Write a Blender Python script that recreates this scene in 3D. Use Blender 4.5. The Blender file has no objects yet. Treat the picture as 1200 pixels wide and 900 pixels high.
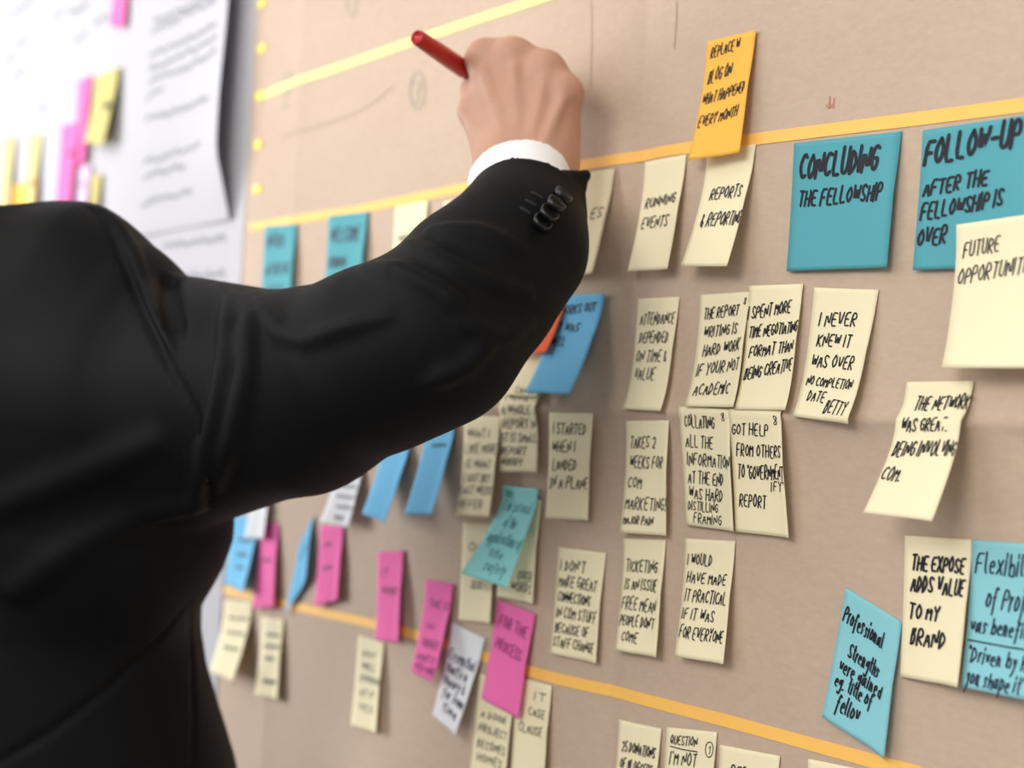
import bpy, math, random
import numpy as np
from mathutils import Matrix, Vector

scene = bpy.context.scene
COL = scene.collection
random.seed(7)

# ------------------------------------------------------------------ camera
cam_data = bpy.data.cameras.new('camera')
cam = bpy.data.objects.new('camera', cam_data); COL.objects.link(cam)
cam_data.sensor_width = 36.0
cam_data.lens = 50.0
YAW, PITCH, ROLL = (math.radians(a) for a in (38.57, 1.922, 2.966))
view = Vector((-math.cos(YAW) * math.cos(PITCH), math.sin(YAW) * math.cos(PITCH), math.sin(PITCH)))
side = Vector((math.sin(YAW), math.cos(YAW), 0)); upv = side.cross(view)
right = math.cos(ROLL) * side + math.sin(ROLL) * upv
upv = math.cos(ROLL) * upv - math.sin(ROLL) * side
m = Matrix((right, upv, -view)).transposed().to_4x4()
m.translation = (0, -0.6453, 1.4)
cam.matrix_world = m
cam_data.clip_start = 0.02
cam_data.dof.use_dof = True
cam_data.dof.focus_distance = 0.81
cam_data.dof.aperture_fstop = 4.2
scene.camera = cam

# ------------------------------------------------------------------ light
world = bpy.data.worlds.new('world'); scene.world = world; world.use_nodes = True
world.node_tree.nodes['Background'].inputs[0].default_value = (1.0, 0.985, 0.97, 1)
world.node_tree.nodes['Background'].inputs[1].default_value = 0.62
def area(name, loc, aim, sx, sy, power, col):
    l = bpy.data.lights.new(name, 'AREA'); l.shape = 'RECTANGLE'; l.size = sx; l.size_y = sy
    l.energy = power; l.color = col
    o = bpy.data.objects.new(name, l); COL.objects.link(o); o.location = loc
    o.rotation_euler = (Vector(aim) - Vector(loc)).to_track_quat('-Z', 'Y').to_euler()
area('ceiling_light', (-1.9, -1.9, 2.55), (-0.9, 0, 1.5), 1.6, 1.2, 18, (1.0, 0.985, 0.96))
area('room_light', (-0.1, -2.3, 2.5), (-0.6, 0, 1.4), 1.1, 1.0, 32, (1.0, 0.96, 0.90))
area('left_fill_light', (-4.1, -2.0, 1.45), (-0.9, 0, 1.3), 1.4, 1.5, 112, (1.0, 0.99, 0.98))  # unseen fill lamp added at left to brighten the lower-left paper; no window there
scene.view_settings.view_transform = 'Standard'
scene.view_settings.look = 'None'
scene.view_settings.gamma = 1
scene.view_settings.use_curve_mapping = False
scene.view_settings.exposure = 0.2

# ------------------------------------------------------------------ helpers
def lin(r, g, b):
    f = lambda c: c / 12.92 if c <= 0.04045 else ((c + 0.055) / 1.055) ** 2.4
    return (f(r / 255), f(g / 255), f(b / 255), 1)

def material(name, col, rough=0.8, spec=0.3, noise=None, bump=None, through=0.0, sheen=0.0, sss=0.0):
    """noise: (scale, amount) mottles the colour; bump: (scale, strength, distance)"""
    mt = bpy.data.materials.new(name); mt.use_nodes = True
    nt = mt.node_tree; bs = nt.nodes['Principled BSDF']
    bs.inputs['Base Color'].default_value = col
    bs.inputs['Roughness'].default_value = rough
    bs.inputs['Specular IOR Level'].default_value = spec
    if sheen:
        bs.inputs['Sheen Weight'].default_value = sheen; bs.inputs['Sheen Roughness'].default_value = 0.5
    if sss:
        bs.inputs['Subsurface Weight'].default_value = sss
        bs.inputs['Subsurface Radius'].default_value = (0.010, 0.004, 0.002); bs.inputs['Subsurface Scale'].default_value = 0.6
    tc = nt.nodes.new('ShaderNodeTexCoord')
    if noise:
        n = nt.nodes.new('ShaderNodeTexNoise'); n.inputs['Scale'].default_value = noise[0]; n.inputs['Detail'].default_value = 6
        nt.links.new(tc.outputs['Object'], n.inputs['Vector'])
        r = nt.nodes.new('ShaderNodeMix'); r.data_type = 'RGBA'; a = noise[1]
        r.inputs[6].default_value = tuple(c * (1 - a) for c in col[:3]) + (1,)
        r.inputs[7].default_value = tuple(min(1, c * (1 + a)) for c in col[:3]) + (1,)
        nt.links.new(n.outputs[0], r.inputs[0]); nt.links.new(r.outputs[2], bs.inputs['Base Color'])
    if bump:
        n = nt.nodes.new('ShaderNodeTexNoise'); n.inputs['Scale'].default_value = bump[0]; n.inputs['Detail'].default_value = 5
        nt.links.new(tc.outputs['Object'], n.inputs['Vector'])
        b = nt.nodes.new('ShaderNodeBump'); b.inputs['Strength'].default_value = bump[1]; b.inputs['Distance'].default_value = bump[2]
        nt.links.new(n.outputs[0], b.inputs['Height']); nt.links.new(b.outputs[0], bs.inputs['Normal'])
    if through:
        t = nt.nodes.new('ShaderNodeBsdfTranslucent'); t.inputs[0].default_value = col
        mx = nt.nodes.new('ShaderNodeMixShader'); mx.inputs[0].default_value = through
        nt.links.new(bs.outputs[0], mx.inputs[1]); nt.links.new(t.outputs[0], mx.inputs[2])
        nt.links.new(mx.outputs[0], nt.nodes['Material Output'].inputs[0])
    return mt

def mesh(name, verts, faces, mat, parent=None, smooth=True, origin=None):
    """ONE mesh object; origin is the point its coordinates are measured from"""
    o0 = Vector(origin) if origin is not None else Vector((0, 0, 0))
    me = bpy.data.meshes.new(name)
    vs = np.asarray(verts, float) - np.array(o0)
    me.from_pydata(vs.tolist(), [], [list(map(int, f)) for f in faces])
    me.update()
    if smooth:
        me.polygons.foreach_set('use_smooth', [True] * len(me.polygons))
    me.materials.append(mat)
    o = bpy.data.objects.new(name, me); COL.objects.link(o)
    if parent is not None:
        o.parent = parent
    else:
        o.location = o0
    return o

def tag(o, label=None, cat=None, group=None, kind=None):
    for k, v in (('label', label), ('category', cat), ('group', group), ('kind', kind)):
        if v: o[k] = v
    return o

def box(name, lo, hi, mat, parent=None):
    (a, b, c), (d, e, f) = lo, hi
    v = [(a, b, c), (d, b, c), (d, e, c), (a, e, c), (a, b, f), (d, b, f), (d, e, f), (a, e, f)]
    return mesh(name, v, [(0, 3, 2, 1), (4, 5, 6, 7), (0, 1, 5, 4), (1, 2, 6, 5), (2, 3, 7, 6), (3, 0, 4, 7)], mat, parent, False)

# ------------------------------------------------------------------ materials
M = {
    'wall': material('white_wall_paint', lin(206, 206, 211), 0.7, 0.3, bump=(60, 0.1, 0.001)),
    'floor': material('grey_carpet', lin(120, 118, 116), 0.95, 0.1, noise=(40, 0.2), bump=(300, 0.4, 0.003)),
    'ceiling': material('ceiling_paint', lin(235, 235, 232), 0.8, 0.2),
    'chart': material('white_chart_paper', lin(184, 184, 191), 0.75, 0.25, bump=(14, 0.12, 0.004)),
    'yellow': material('pale_yellow_note_paper', lin(251, 241, 205), 0.8, 0.2, through=0.16, bump=(20, 0.06, 0.002)),
    'teal': material('teal_note_paper', lin(92, 170, 182), 0.8, 0.2, through=0.12, bump=(20, 0.06, 0.002)),
    'blue': material('sky_blue_note_paper', lin(124, 202, 244), 0.8, 0.2, through=0.14),
    'cyan': material('light_blue_note_paper', lin(146, 211, 221), 0.8, 0.2, through=0.14),
    'aqua': material('aqua_note_paper', lin(160, 232, 232), 0.8, 0.2, through=0.14),
    'pink': material('bright_pink_note_paper', lin(249, 120, 188), 0.8, 0.2, through=0.14),
    'orange': material('bright_orange_note_paper', lin(255, 196, 88), 0.8, 0.2, through=0.14),
    'vermilion': material('red_orange_note_paper', lin(240, 110, 66), 0.8, 0.2, through=0.14),
    'white': material('white_note_paper', lin(236, 238, 243), 0.8, 0.2, through=0.14),
    'olive': material('olive_yellow_note_paper', lin(206, 196, 128), 0.8, 0.2, through=0.12),
    'yellow2': material('mustard_yellow_note_paper', lin(228, 216, 152), 0.8, 0.2, through=0.12),
    'lilac': material('lilac_note_paper', lin(222, 200, 226), 0.8, 0.2, through=0.14),
    'rust': material('rust_note_paper', lin(190, 116, 78), 0.8, 0.2, through=0.12),
    'ink': material('black_marker_ink', lin(22, 22, 34), 0.6, 0.3),
    'ink_navy': material('navy_marker_ink', lin(26, 34, 66), 0.6, 0.3),
    'ink_purple': material('dark_magenta_marker_ink', lin(120, 30, 92), 0.6, 0.3),
    'ink_teal': material('faint_teal_marker_ink', lin(76, 138, 150), 0.6, 0.3),
    'ink_grey': material('grey_pen_ink', lin(140, 142, 150), 0.7, 0.2),
    'pencil': material('faint_pencil', lin(178, 158, 142), 0.7, 0.2),
    'ink_green': material('faint_green_pen_ink', lin(172, 166, 148), 0.7, 0.2),
    'ink_red': material('faint_red_pen_ink', lin(196, 130, 110), 0.7, 0.2),
    'tape_orange': material('orange_paper_tape', lin(250, 194, 100), 0.6, 0.3, noise=(30, 0.05)),
    'tape_lime': material('lime_yellow_paper_tape', lin(222, 230, 148), 0.6, 0.3, noise=(30, 0.05)),
    'tape_yellow': material('bright_yellow_tape', lin(240, 226, 96), 0.6, 0.3),
    'jacket': material('black_suit_wool', lin(4, 5, 7), 0.66, 0.16, noise=(260, 0.3), bump=(900, 0.25, 0.0006)),
    'lining': material('black_trouser_wool', lin(20, 20, 23), 0.85, 0.2),
    'skin': material('skin', lin(190, 145, 122), 0.5, 0.35, noise=(38, 0.16), bump=(420, 0.25, 0.0006), sss=0.12),
    'shirt': material('white_shirt_cotton', lin(244, 245, 248), 0.8, 0.2, bump=(700, 0.1, 0.0004)),
    'button': material('black_horn_button', lin(12, 12, 13), 0.32, 0.4),
    'thread': material('dark_grey_thread', lin(40, 40, 44), 0.7, 0.2),
    'hair': material('dark_brown_hair', lin(52, 42, 36), 0.6, 0.3, bump=(200, 0.5, 0.003)),
    'shoe': material('black_shoe_leather', lin(18, 18, 18), 0.3, 0.5),
    'pen_red': material('red_pen_plastic', lin(182, 20, 18), 0.32, 0.5),
    'pen_dark': material('dark_pen_plastic', lin(40, 30, 30), 0.4, 0.4),
    'felt': material('red_felt', lin(130, 16, 18), 0.9, 0.1),
}
# kraft paper: fibres and soft blotches
def kraft():
    mt = material('brown_kraft_paper', lin(190, 168, 149), 0.72, 0.25)
    nt = mt.node_tree; bs = nt.nodes['Principled BSDF']
    tc = nt.nodes.new('ShaderNodeTexCoord')
    fib = nt.nodes.new('ShaderNodeTexNoise'); fib.inputs['Scale'].default_value = 160; fib.inputs['Detail'].default_value = 8
    blot = nt.nodes.new('ShaderNodeTexNoise'); blot.inputs['Scale'].default_value = 9; blot.inputs['Detail'].default_value = 4
    mp = nt.nodes.new('ShaderNodeMapping'); mp.inputs['Scale'].default_value = (1, 1, 2.2)
    nt.links.new(tc.outputs['Object'], mp.inputs[0])
    for n in (fib, blot): nt.links.new(mp.outputs[0], n.inputs['Vector'])
    mx = nt.nodes.new('ShaderNodeMix'); mx.data_type = 'FLOAT'; mx.inputs[0].default_value = 0.3
    nt.links.new(fib.outputs[0], mx.inputs[2]); nt.links.new(blot.outputs[0], mx.inputs[3])
    cr = nt.nodes.new('ShaderNodeValToRGB')
    cr.color_ramp.elements[0].position = 0.3; cr.color_ramp.elements[0].color = lin(185, 163, 144)
    cr.color_ramp.elements[1].position = 0.7; cr.color_ramp.elements[1].color = lin(195, 174, 155)
    nt.links.new(mx.outputs[0], cr.inputs[0]); nt.links.new(cr.outputs[0], bs.inputs['Base Color'])
    b = nt.nodes.new('ShaderNodeBump'); b.inputs['Strength'].default_value = 0.05; b.inputs['Distance'].default_value = 0.003
    nt.links.new(blot.outputs[0], b.inputs['Height']); nt.links.new(b.outputs[0], bs.inputs['Normal'])
    return mt
M['kraft'] = kraft()

# ------------------------------------------------------------------ the room
tag(box('wall_back', (-4.2, 0.004, 0), (2.2, 0.12, 2.75), M['wall']), kind='structure')
tag(box('floor', (-4.2, -4.2, -0.05), (2.2, 0.12, 0), M['floor']), kind='structure')
tag(box('ceiling', (-4.2, -4.2, 2.75), (2.2, 0.12, 2.8), M['ceiling']), kind='structure')
tag(box('baseboard_back', (-4.2, -0.012, 0), (2.2, 0.004, 0.09), M['ceiling']), kind='structure')

# ------------------------------------------------------------------ brown paper with its folds
PX0, PX1, PZ0, PZ1 = -1.229, 0.55, 0.86, 2.02
FOLD_X = (-1.135, -0.684, -0.232, 0.22)
FOLD_Z = (0.99, 1.417, 1.842)
def paper_height(x, z):
    """how far the folded sheet stands off the wall"""
    h = 0.0040 + 0.0007 * math.sin(7.1 * x + 1.2) * math.sin(5.3 * z + 0.4)
    for i, f in enumerate(FOLD_X):
        h += (-0.0036 if i % 2 else 0.0016) * math.exp(-abs(x - f) / 0.018)
    for i, f in enumerate(FOLD_Z):
        h += (0.0075 if i % 2 else -0.0012) * math.exp(-abs(z - f) / (0.018 if z > f else 0.014))
    return max(h, 0.0003)
def axis(a, b, n, marks):
    return sorted(set([round(a + (b - a) * i / n, 5) for i in range(n + 1)] + [f + d for f in marks for d in (-.012, -.006, -.003, 0, .003, .006, .012) if a < f + d < b]))
xs, zs = axis(PX0, PX1, 90, FOLD_X), axis(PZ0, PZ1, 60, FOLD_Z)
V = [(x, -paper_height(x, z), z) for z in zs for x in xs]; nx, nz = len(xs), len(zs); n0 = len(V)
V += [(x, -paper_height(x, z) + 0.0003, z) for z in zs for x in xs]
Fc = []
for j in range(nz - 1):
    for i in range(nx - 1):
        a = j * nx + i
        Fc.append((a, a + 1, a + nx + 1, a + nx)); Fc.append((n0 + a, n0 + a + nx, n0 + a + nx + 1, n0 + a + 1))
paper = mesh('brown_paper_sheet', V, Fc, M['kraft'], origin=(PX0, 0, PZ0))
tag(paper, 'large brown kraft paper sheet with fold creases, covering the wall', 'paper sheet')

# ------------------------------------------------------------------ handwriting
CAPS = {
 'A': '00 26 40|12 32', 'B': '00 06 25 36 24 03|03 24 32 20 00', 'C': '45 26 04 02 20 41', 'D': '00 06 25 43 21 00', 'E': '46 06 00 40|03 33',
 'F': '46 06 00|03 33', 'G': '45 26 04 02 20 41 43 23', 'H': '06 00|46 40|03 43', 'I': '06 00', 'J': '46 41 20 01', 'K': '06 00|46 03 40',
 'L': '06 00 40', 'M': '00 06 22 46 40', 'N': '00 06 40 46', 'O': '26 04 02 20 42 44 26', 'P': '00 06 36 44 33 03', 'Q': '26 04 02 20 42 44 26|22 40',
 'R': '00 06 36 44 33 03 40', 'S': '45 26 05 13 32 41 20 01', 'T': '06 46|26 20', 'U': '06 01 20 41 46', 'V': '06 20 46', 'W': '06 10 36 40 56',
 'X': '06 40|46 00', 'Y': '06 23 46|23 20', 'Z': '06 46 00 40', '2': '05 26 45 32 00 40', '5': '46 06 03 33 42 30 01', '8': '23 05 26 45 23 01 20 41 23', '1': '04 16 10',
 '.': '00 10', '!': '16 12|10 11', '-': '03 33', "'": '06 05', '"': '06 05|16 15', '&': '40 05 16 25 02 11 20 42', '?': '05 26 45 23 22|20 21', '(': '26 04 02 20', '/': '00 46', '#': '10 26|30 46|02 42|04 44',
}
LOWS = {  # three rows of descender, baseline at 3
 'a': '36 17 05 04 13 24 36|37 34 43', 'b': '09 03|05 27 35 33 13 04', 'c': '36 17 05 04 13 33', 'd': '36 17 05 13 34|39 33', 'e': '05 35 27 06 04 13 33', 'f': '38 29 18 11|06 26',
 'g': '36 17 05 14 36|37 31 10 01', 'h': '09 03|05 27 36 33', 'i': '07 03|09 08', 'j': '17 11 00|19 18', 'k': '09 03|37 05 33', 'l': '09 04 13', 'm': '07 03|05 17 25 23|25 37 45 43', 'n': '07 03|05 17 26 23 33',
 'o': '17 05 04 13 34 36 17', 'p': '07 00|06 27 35 34 13 03', 'r': '07 03|05 17 27', 's': '36 17 06 24 13 03', 't': '19 14 23|07 27', 'u': '07 04 13 24|27 24 33', 'v': '07 13 27', 'w': '07 13 17 23 37', 'x': '07 33|37 03', 'y': '07 15|27 11 00', 'z': '07 27 03 23',
}
def glyph(ch):
    if ch in CAPS: src, b = CAPS[ch], 0
    elif ch in LOWS: src, b = LOWS[ch], 3
    else: return None
    return [[(int(q[0]) / 6, (int(q[1]) - b) / 6) for q in s.split()] for s in src.split('|')]
def soften(pts, n=2):
    for _ in range(n):
        if len(pts) < 3: return pts
        out = [pts[0]]
        for a, b in zip(pts[:-1], pts[1:]):
            out += [(a[0] * .75 + b[0] * .25, a[1] * .75 + b[1] * .25), (a[0] * .25 + b[0] * .75, a[1] * .25 + b[1] * .75)]
        pts = out + [pts[-1]]
    return pts
def line_strokes(text, x0, x1, top, bot, slant=0.14, rise=0.0):
    """strokes of one written line, y downwards"""
    pos, items = 0.0, []
    for ch in text:
        g = glyph(ch)
        if g is None: pos += 0.5; continue
        wd = max(q[0] for s in g for q in s)
        items.append((pos, g, ch)); pos += max(wd, 0.1) + 0.34 + random.uniform(-.03, .03)
    tot = max(pos - 0.34, 0.1); kx = (x1 - x0) / tot; hh = bot - top; out = []
    for p0, g, ch in items:
        sc = random.uniform(.92, 1.07); dy = random.uniform(-.04, .04); tw = random.uniform(-.05, .05)
        for s in g:
            s = [(a + random.uniform(-.025, .025), b + random.uniform(-.03, .03)) for a, b in s]
            q = []
            for a, b in soften(s, 1 if ch in 'AEFHIKLMNTVWXYZw' else 2):
                xx = (p0 + a) * kx + slant * b * hh; yy = (b * sc + dy + tw * a)
                q.append((x0 + xx, bot - yy * hh - rise * (p0 / tot)))
            out.append(q)
    return out
def scribble(x0, x1, y, h, rise=0.0):
    out = []; x = x0
    while x < x1:
        L = random.uniform(.12, .3) * (x1 - x0); q = []; n = 14
        for i in range(n):
            t = i / (n - 1); xx = x + L * t
            if xx > x1: break
            q.append((xx, y - rise * (xx - x0) + h * (.5 if i % 2 else -.5) * random.uniform(.5, 1)))
        if len(q) > 2: out.append(soften(q, 1))
        x += L + .04 * (x1 - x0)
    return out
def ribbons(strokes, w, place):
    """flat ink strokes of width w (note metres), laid through place(x, y) -> world"""
    V, Fs = [], []
    for s in strokes:
        p = [np.array(s[0])]
        for a in s[1:]:
            a = np.array(a)
            if np.linalg.norm(a - p[-1]) > w * 0.25: p.append(a)
        if len(p) < 2: p.append(p[0] + np.array((w * .6, 0)))
        d = [p[1] - p[0]] + [p[i + 1] - p[i - 1] for i in range(1, len(p) - 1)] + [p[-1] - p[-2]]
        d = [v / max(np.linalg.norm(v), 1e-9) for v in d]
        prof = [(p[0] - d[0] * w * .45, d[0], .45)] + [(a, b, 1.) for a, b in zip(p, d)] + [(p[-1] + d[-1] * w * .45, d[-1], .45)]
        b0 = len(V)
        for a, b, k in prof:
            nrm = np.array((-b[1], b[0])) * w * .5 * k
            V.append(place(*(a + nrm))); V.append(place(*(a - nrm)))
        for i in range(len(prof) - 1):
            q = b0 + 2 * i; Fs.append((q, q + 1, q + 3, q + 2))
    return V, Fs

# ------------------------------------------------------------------ tape
def tape_strip(name, pts, w, mat, label, cat='tape', group=None, lift=0.0006, wall=False):
    V, Fs = [], []; P = []
    for a, b in zip(pts[:-1], pts[1:]):
        n = max(2, int(abs(b[0] - a[0]) / 0.008))
        P += [(a[0] + (b[0] - a[0]) * i / n, a[1] + (b[1] - a[1]) * i / n) for i in range(n)]
    P.append(pts[-1])
    # ease the corners
    for _ in range(6):
        P = [P[0]] + [(P[i][0], (P[i - 1][1] + 2 * P[i][1] + P[i + 1][1]) / 4) for i in range(1, len(P) - 1)] + [P[-1]]
    for x, z in P:
        ww = w / 2 * (1 + random.uniform(-.015, .015))
        for dz, off in ((-ww, lift), (ww, lift), (ww, lift * .2), (-ww, lift * .2)):
            V.append((x, -(paper_height(x, z + dz) if not wall else 0) - off, z + dz))
    for i in range(len(P) - 1):
        a = 4 * i
        for k in range(4):
            Fs.append((a + k, a + (k + 1) % 4, a + 4 + (k + 1) % 4, a + 4 + k))
    Fs += [(0, 3, 2, 1), (len(V) - 4, len(V) - 3, len(V) - 2, len(V) - 1)]
    return tag(mesh(name, V, Fs, mat, origin=(pts[0][0], 0, pts[0][1]), smooth=False), label, cat, group)
TAPES = {'upper': [(-1.2181, 1.5815), (-1.2063, 1.5817), (-1.0221, 1.5813), (-0.877, 1.5846), (-0.7299, 1.5866), (-0.6479, 1.5864), (-0.5691, 1.5838), (-0.5062, 1.5817), (-0.4502, 1.5797), (-0.4001, 1.5784), (0.5, 1.5504)], 'lower': [(-1.2271, 1.236), (-1.16, 1.2362), (-1.0906, 1.2373), (-0.987, 1.2391), (-0.9132, 1.2395), (-0.7548, 1.2333), (-0.6786, 1.2343), (-0.5815, 1.2346), (-0.517, 1.2336), (-0.4543, 1.2329), (0.5, 1.2201)], 'lime': [(-1.2144, 1.7061), (-1.1594, 1.7096), (-0.9706, 1.7126), (-0.8666, 1.714), (-0.8, 1.7141), (0.3, 1.7353)], 'tabs': [(-1.2202, 1.797), (-1.215, 1.753), (-1.2145, 1.7069), (-1.2123, 1.6598), (-1.2088, 1.617)]}
tape_strip('tape_strip', TAPES['upper'], 0.0074, M['tape_orange'], 'orange tape line above the teal and yellow heading notes', group='tape lines across the brown paper')
tape_strip('tape_strip', TAPES['lower'], 0.0076, M['tape_orange'], 'orange tape line low on the brown paper, crossing behind the pink notes', group='tape lines across the brown paper')
tape_strip('tape_strip', TAPES['lime'], 0.0076, M['tape_lime'], 'lime yellow tape line behind the red pen, highest on the brown paper', group='tape lines across the brown paper')
TABW = ('topmost', 'second highest', 'middle', 'second lowest', 'lowest')
for i, (x, z) in enumerate(TAPES['tabs']):
    tape_strip('tape_tab', [(x - .004, z), (x + .009, z + .0004)], 0.0085, M['tape_yellow'], 'small yellow tape tab on the brown paper left edge, %s of five' % TABW[i], group='yellow tape tabs on the paper edge', lift=.0012)

# marks drawn straight on the paper
def on_paper(x, y):
    return (x, -paper_height(x, y) - 0.0005, y)
def mark(name, strokes, w, mat, label=None):
    v, f = ribbons(strokes, w, on_paper)
    return mesh(name, (np.array(v) - np.array((PX0, 0, PZ0))).tolist(), f, mat, paper, False)
for nm, st, w, mt in [('pencil_mark', [[(-1.1651, 1.6618), (-1.0863, 1.6629), (-1.0241, 1.6668), (-0.98, 1.6802)]], 0.0012, 'pencil'), ('pencil_mark', [[(-0.7385, 1.7013), (-0.7358, 1.6769), (-0.734, 1.641)]], 0.0009, 'pencil'), ('pencil_mark', [[(-0.6545, 1.6839), (-0.6541, 1.6671), (-0.6547, 1.6533)]], 0.0009, 'pencil'), ('pen_mark', [[(-1.1663, 1.7139), (-1.1591, 1.7207), (-1.1491, 1.7151), (-1.1573, 1.7045), (-1.1598, 1.6993)], [(-1.1638, 1.6919), (-1.1587, 1.6896)]], 0.003, 'ink_green'), ('pen_mark', [[(-0.9349, 1.6689), (-0.9354, 1.662), (-0.9383, 1.657), (-0.9428, 1.655), (-0.9481, 1.6565), (-0.9528, 1.6611), (-0.9561, 1.6679), (-0.957, 1.6753), (-0.9554, 1.6817), (-0.9517, 1.6855), (-0.9466, 1.686), (-0.9415, 1.683), (-0.9373, 1.6773), (-0.935, 1.6701)], [(-0.9525, 1.6772), (-0.9442, 1.6786), (-0.9411, 1.6712), (-0.9494, 1.6697), (-0.9404, 1.6642), (-0.9486, 1.6613)]], 0.0016, 'ink_green'), ('pen_mark', [[(-1.0462, 1.7636), (-1.0466, 1.7582), (-1.0487, 1.7544), (-1.0522, 1.753), (-1.0563, 1.7543), (-1.06, 1.7582), (-1.0625, 1.7636), (-1.0633, 1.7695), (-1.0621, 1.7744), (-1.0593, 1.7773), (-1.0554, 1.7775), (-1.0514, 1.775), (-1.0482, 1.7703), (-1.0463, 1.7646)]], 0.0018, 'ink_green'), ('pen_mark', [[(-0.5254, 1.6018), (-0.5257, 1.5949)], [(-0.5276, 1.5972), (-0.5256, 1.5944), (-0.5233, 1.597)], [(-0.5223, 1.6003), (-0.5226, 1.5945)]], 0.0008, 'ink_red')]:
    mark(nm, [soften(s) for s in st], w, M[mt])

# ------------------------------------------------------------------ sticky notes
def sticky_note(geo, mat, layer, label, group, lines=(), ink='ink', wall=False, curve=1.5, cat='sticky note'):
    tl, tr, br, bl, hr, hl = geo
    wd = math.dist(tl, tr); ht = (math.dist(tl, bl) + math.dist(tr, br)) / 2
    base = 0.0007 * layer + (0.004 if wall else 0)
    cup = random.uniform(-.0012, .0018)
    def surf(s, t, off=0.0):
        x = (1 - t) * ((1 - s) * tl[0] + s * tr[0]) + t * ((1 - s) * bl[0] + s * br[0])
        z = (1 - t) * ((1 - s) * tl[1] + s * tr[1]) + t * ((1 - s) * bl[1] + s * br[1])
        g = max(0.0, (t - .16) / .84) ** curve
        L = ((1 - s) * hl + s * hr) * g + cup * 4 * s * (1 - s) * g + 0.0035 * max(0, s - .6) ** 2 * 6.2 * min(1, 2.2 * t)
        h = 0.0 if wall else max(paper_height(x, z), paper_height(x, tl[1]) * (1 - t) + paper_height(x, z) * t)
        return (x, -(h + base + L + off), z)
    NS, NT = 12, 28; V, Fs = [], []
    for off in (0.00022, 0.0):
        for j in range(NT + 1):
            for i in range(NS + 1):
                V.append(surf(i / NS, j / NT, off))
    k = (NS + 1) * (NT + 1)
    for j in range(NT):
        for i in range(NS):
            a = j * (NS + 1) + i
            Fs.append((a, a + NS + 1, a + NS + 2, a + 1)); Fs.append((k + a, k + a + 1, k + a + NS + 2, k + a + NS + 1))
    rim = [i for i in range(NS + 1)] + [(j + 1) * (NS + 1) + NS for j in range(NT)] + [NT * (NS + 1) + i for i in range(NS - 1, -1, -1)] + [j * (NS + 1) for j in range(NT - 1, 0, -1)]
    for a, b in zip(rim, rim[1:] + rim[:1]):
        Fs.append((a, b, k + b, k + a))
    org = (tl[0], 0, tl[1])
    o = tag(mesh('sticky_note', V, Fs, mat, origin=org), label, cat, group)
    if lines:
        st = {}
        for ln in lines:
            txt, s0, s1, t0, t1 = ln[:5]; w = (ln[5] if len(ln) > 5 else 1.15) * 0.70
            rise = ln[6] * ht if len(ln) > 6 else 0.0
            if txt == '~':
                w *= 0.7
                q = scribble(s0 * wd, s1 * wd, (t0 + t1) / 2 * ht, (t1 - t0) * ht, 0.03)
            elif txt == '_':
                q = [[(s0 * wd, t0 * ht), ((s0 + s1) / 2 * wd, (t0 + t1) / 2 * ht + .0004), (s1 * wd, t1 * ht)]]
            elif txt == 'o':
                cx, cy, r = (s0 + s1) / 2 * wd, (t0 + t1) / 2 * ht, (t1 - t0) / 2 * ht
                q = [[(cx + r * .75 * math.cos(a * .42), cy + r * math.sin(a * .42)) for a in range(16)]]
            else:
                q = line_strokes(txt, s0 * wd, s1 * wd, t0 * ht, t1 * ht, rise=rise)
            st.setdefault(w, []).extend(q)
        V, Fs = [], []
        for w, q in st.items():
            v, f = ribbons(q, w / 1000, lambda x, y: surf(x / wd, y / ht, 0.00062))
            Fs += [tuple(i + len(V) for i in a) for a in f]; V += v
        V = (np.array(V) - np.array(org)).tolist()
        mesh('handwriting', V, Fs, M[ink], o, False)
    return o
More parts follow.
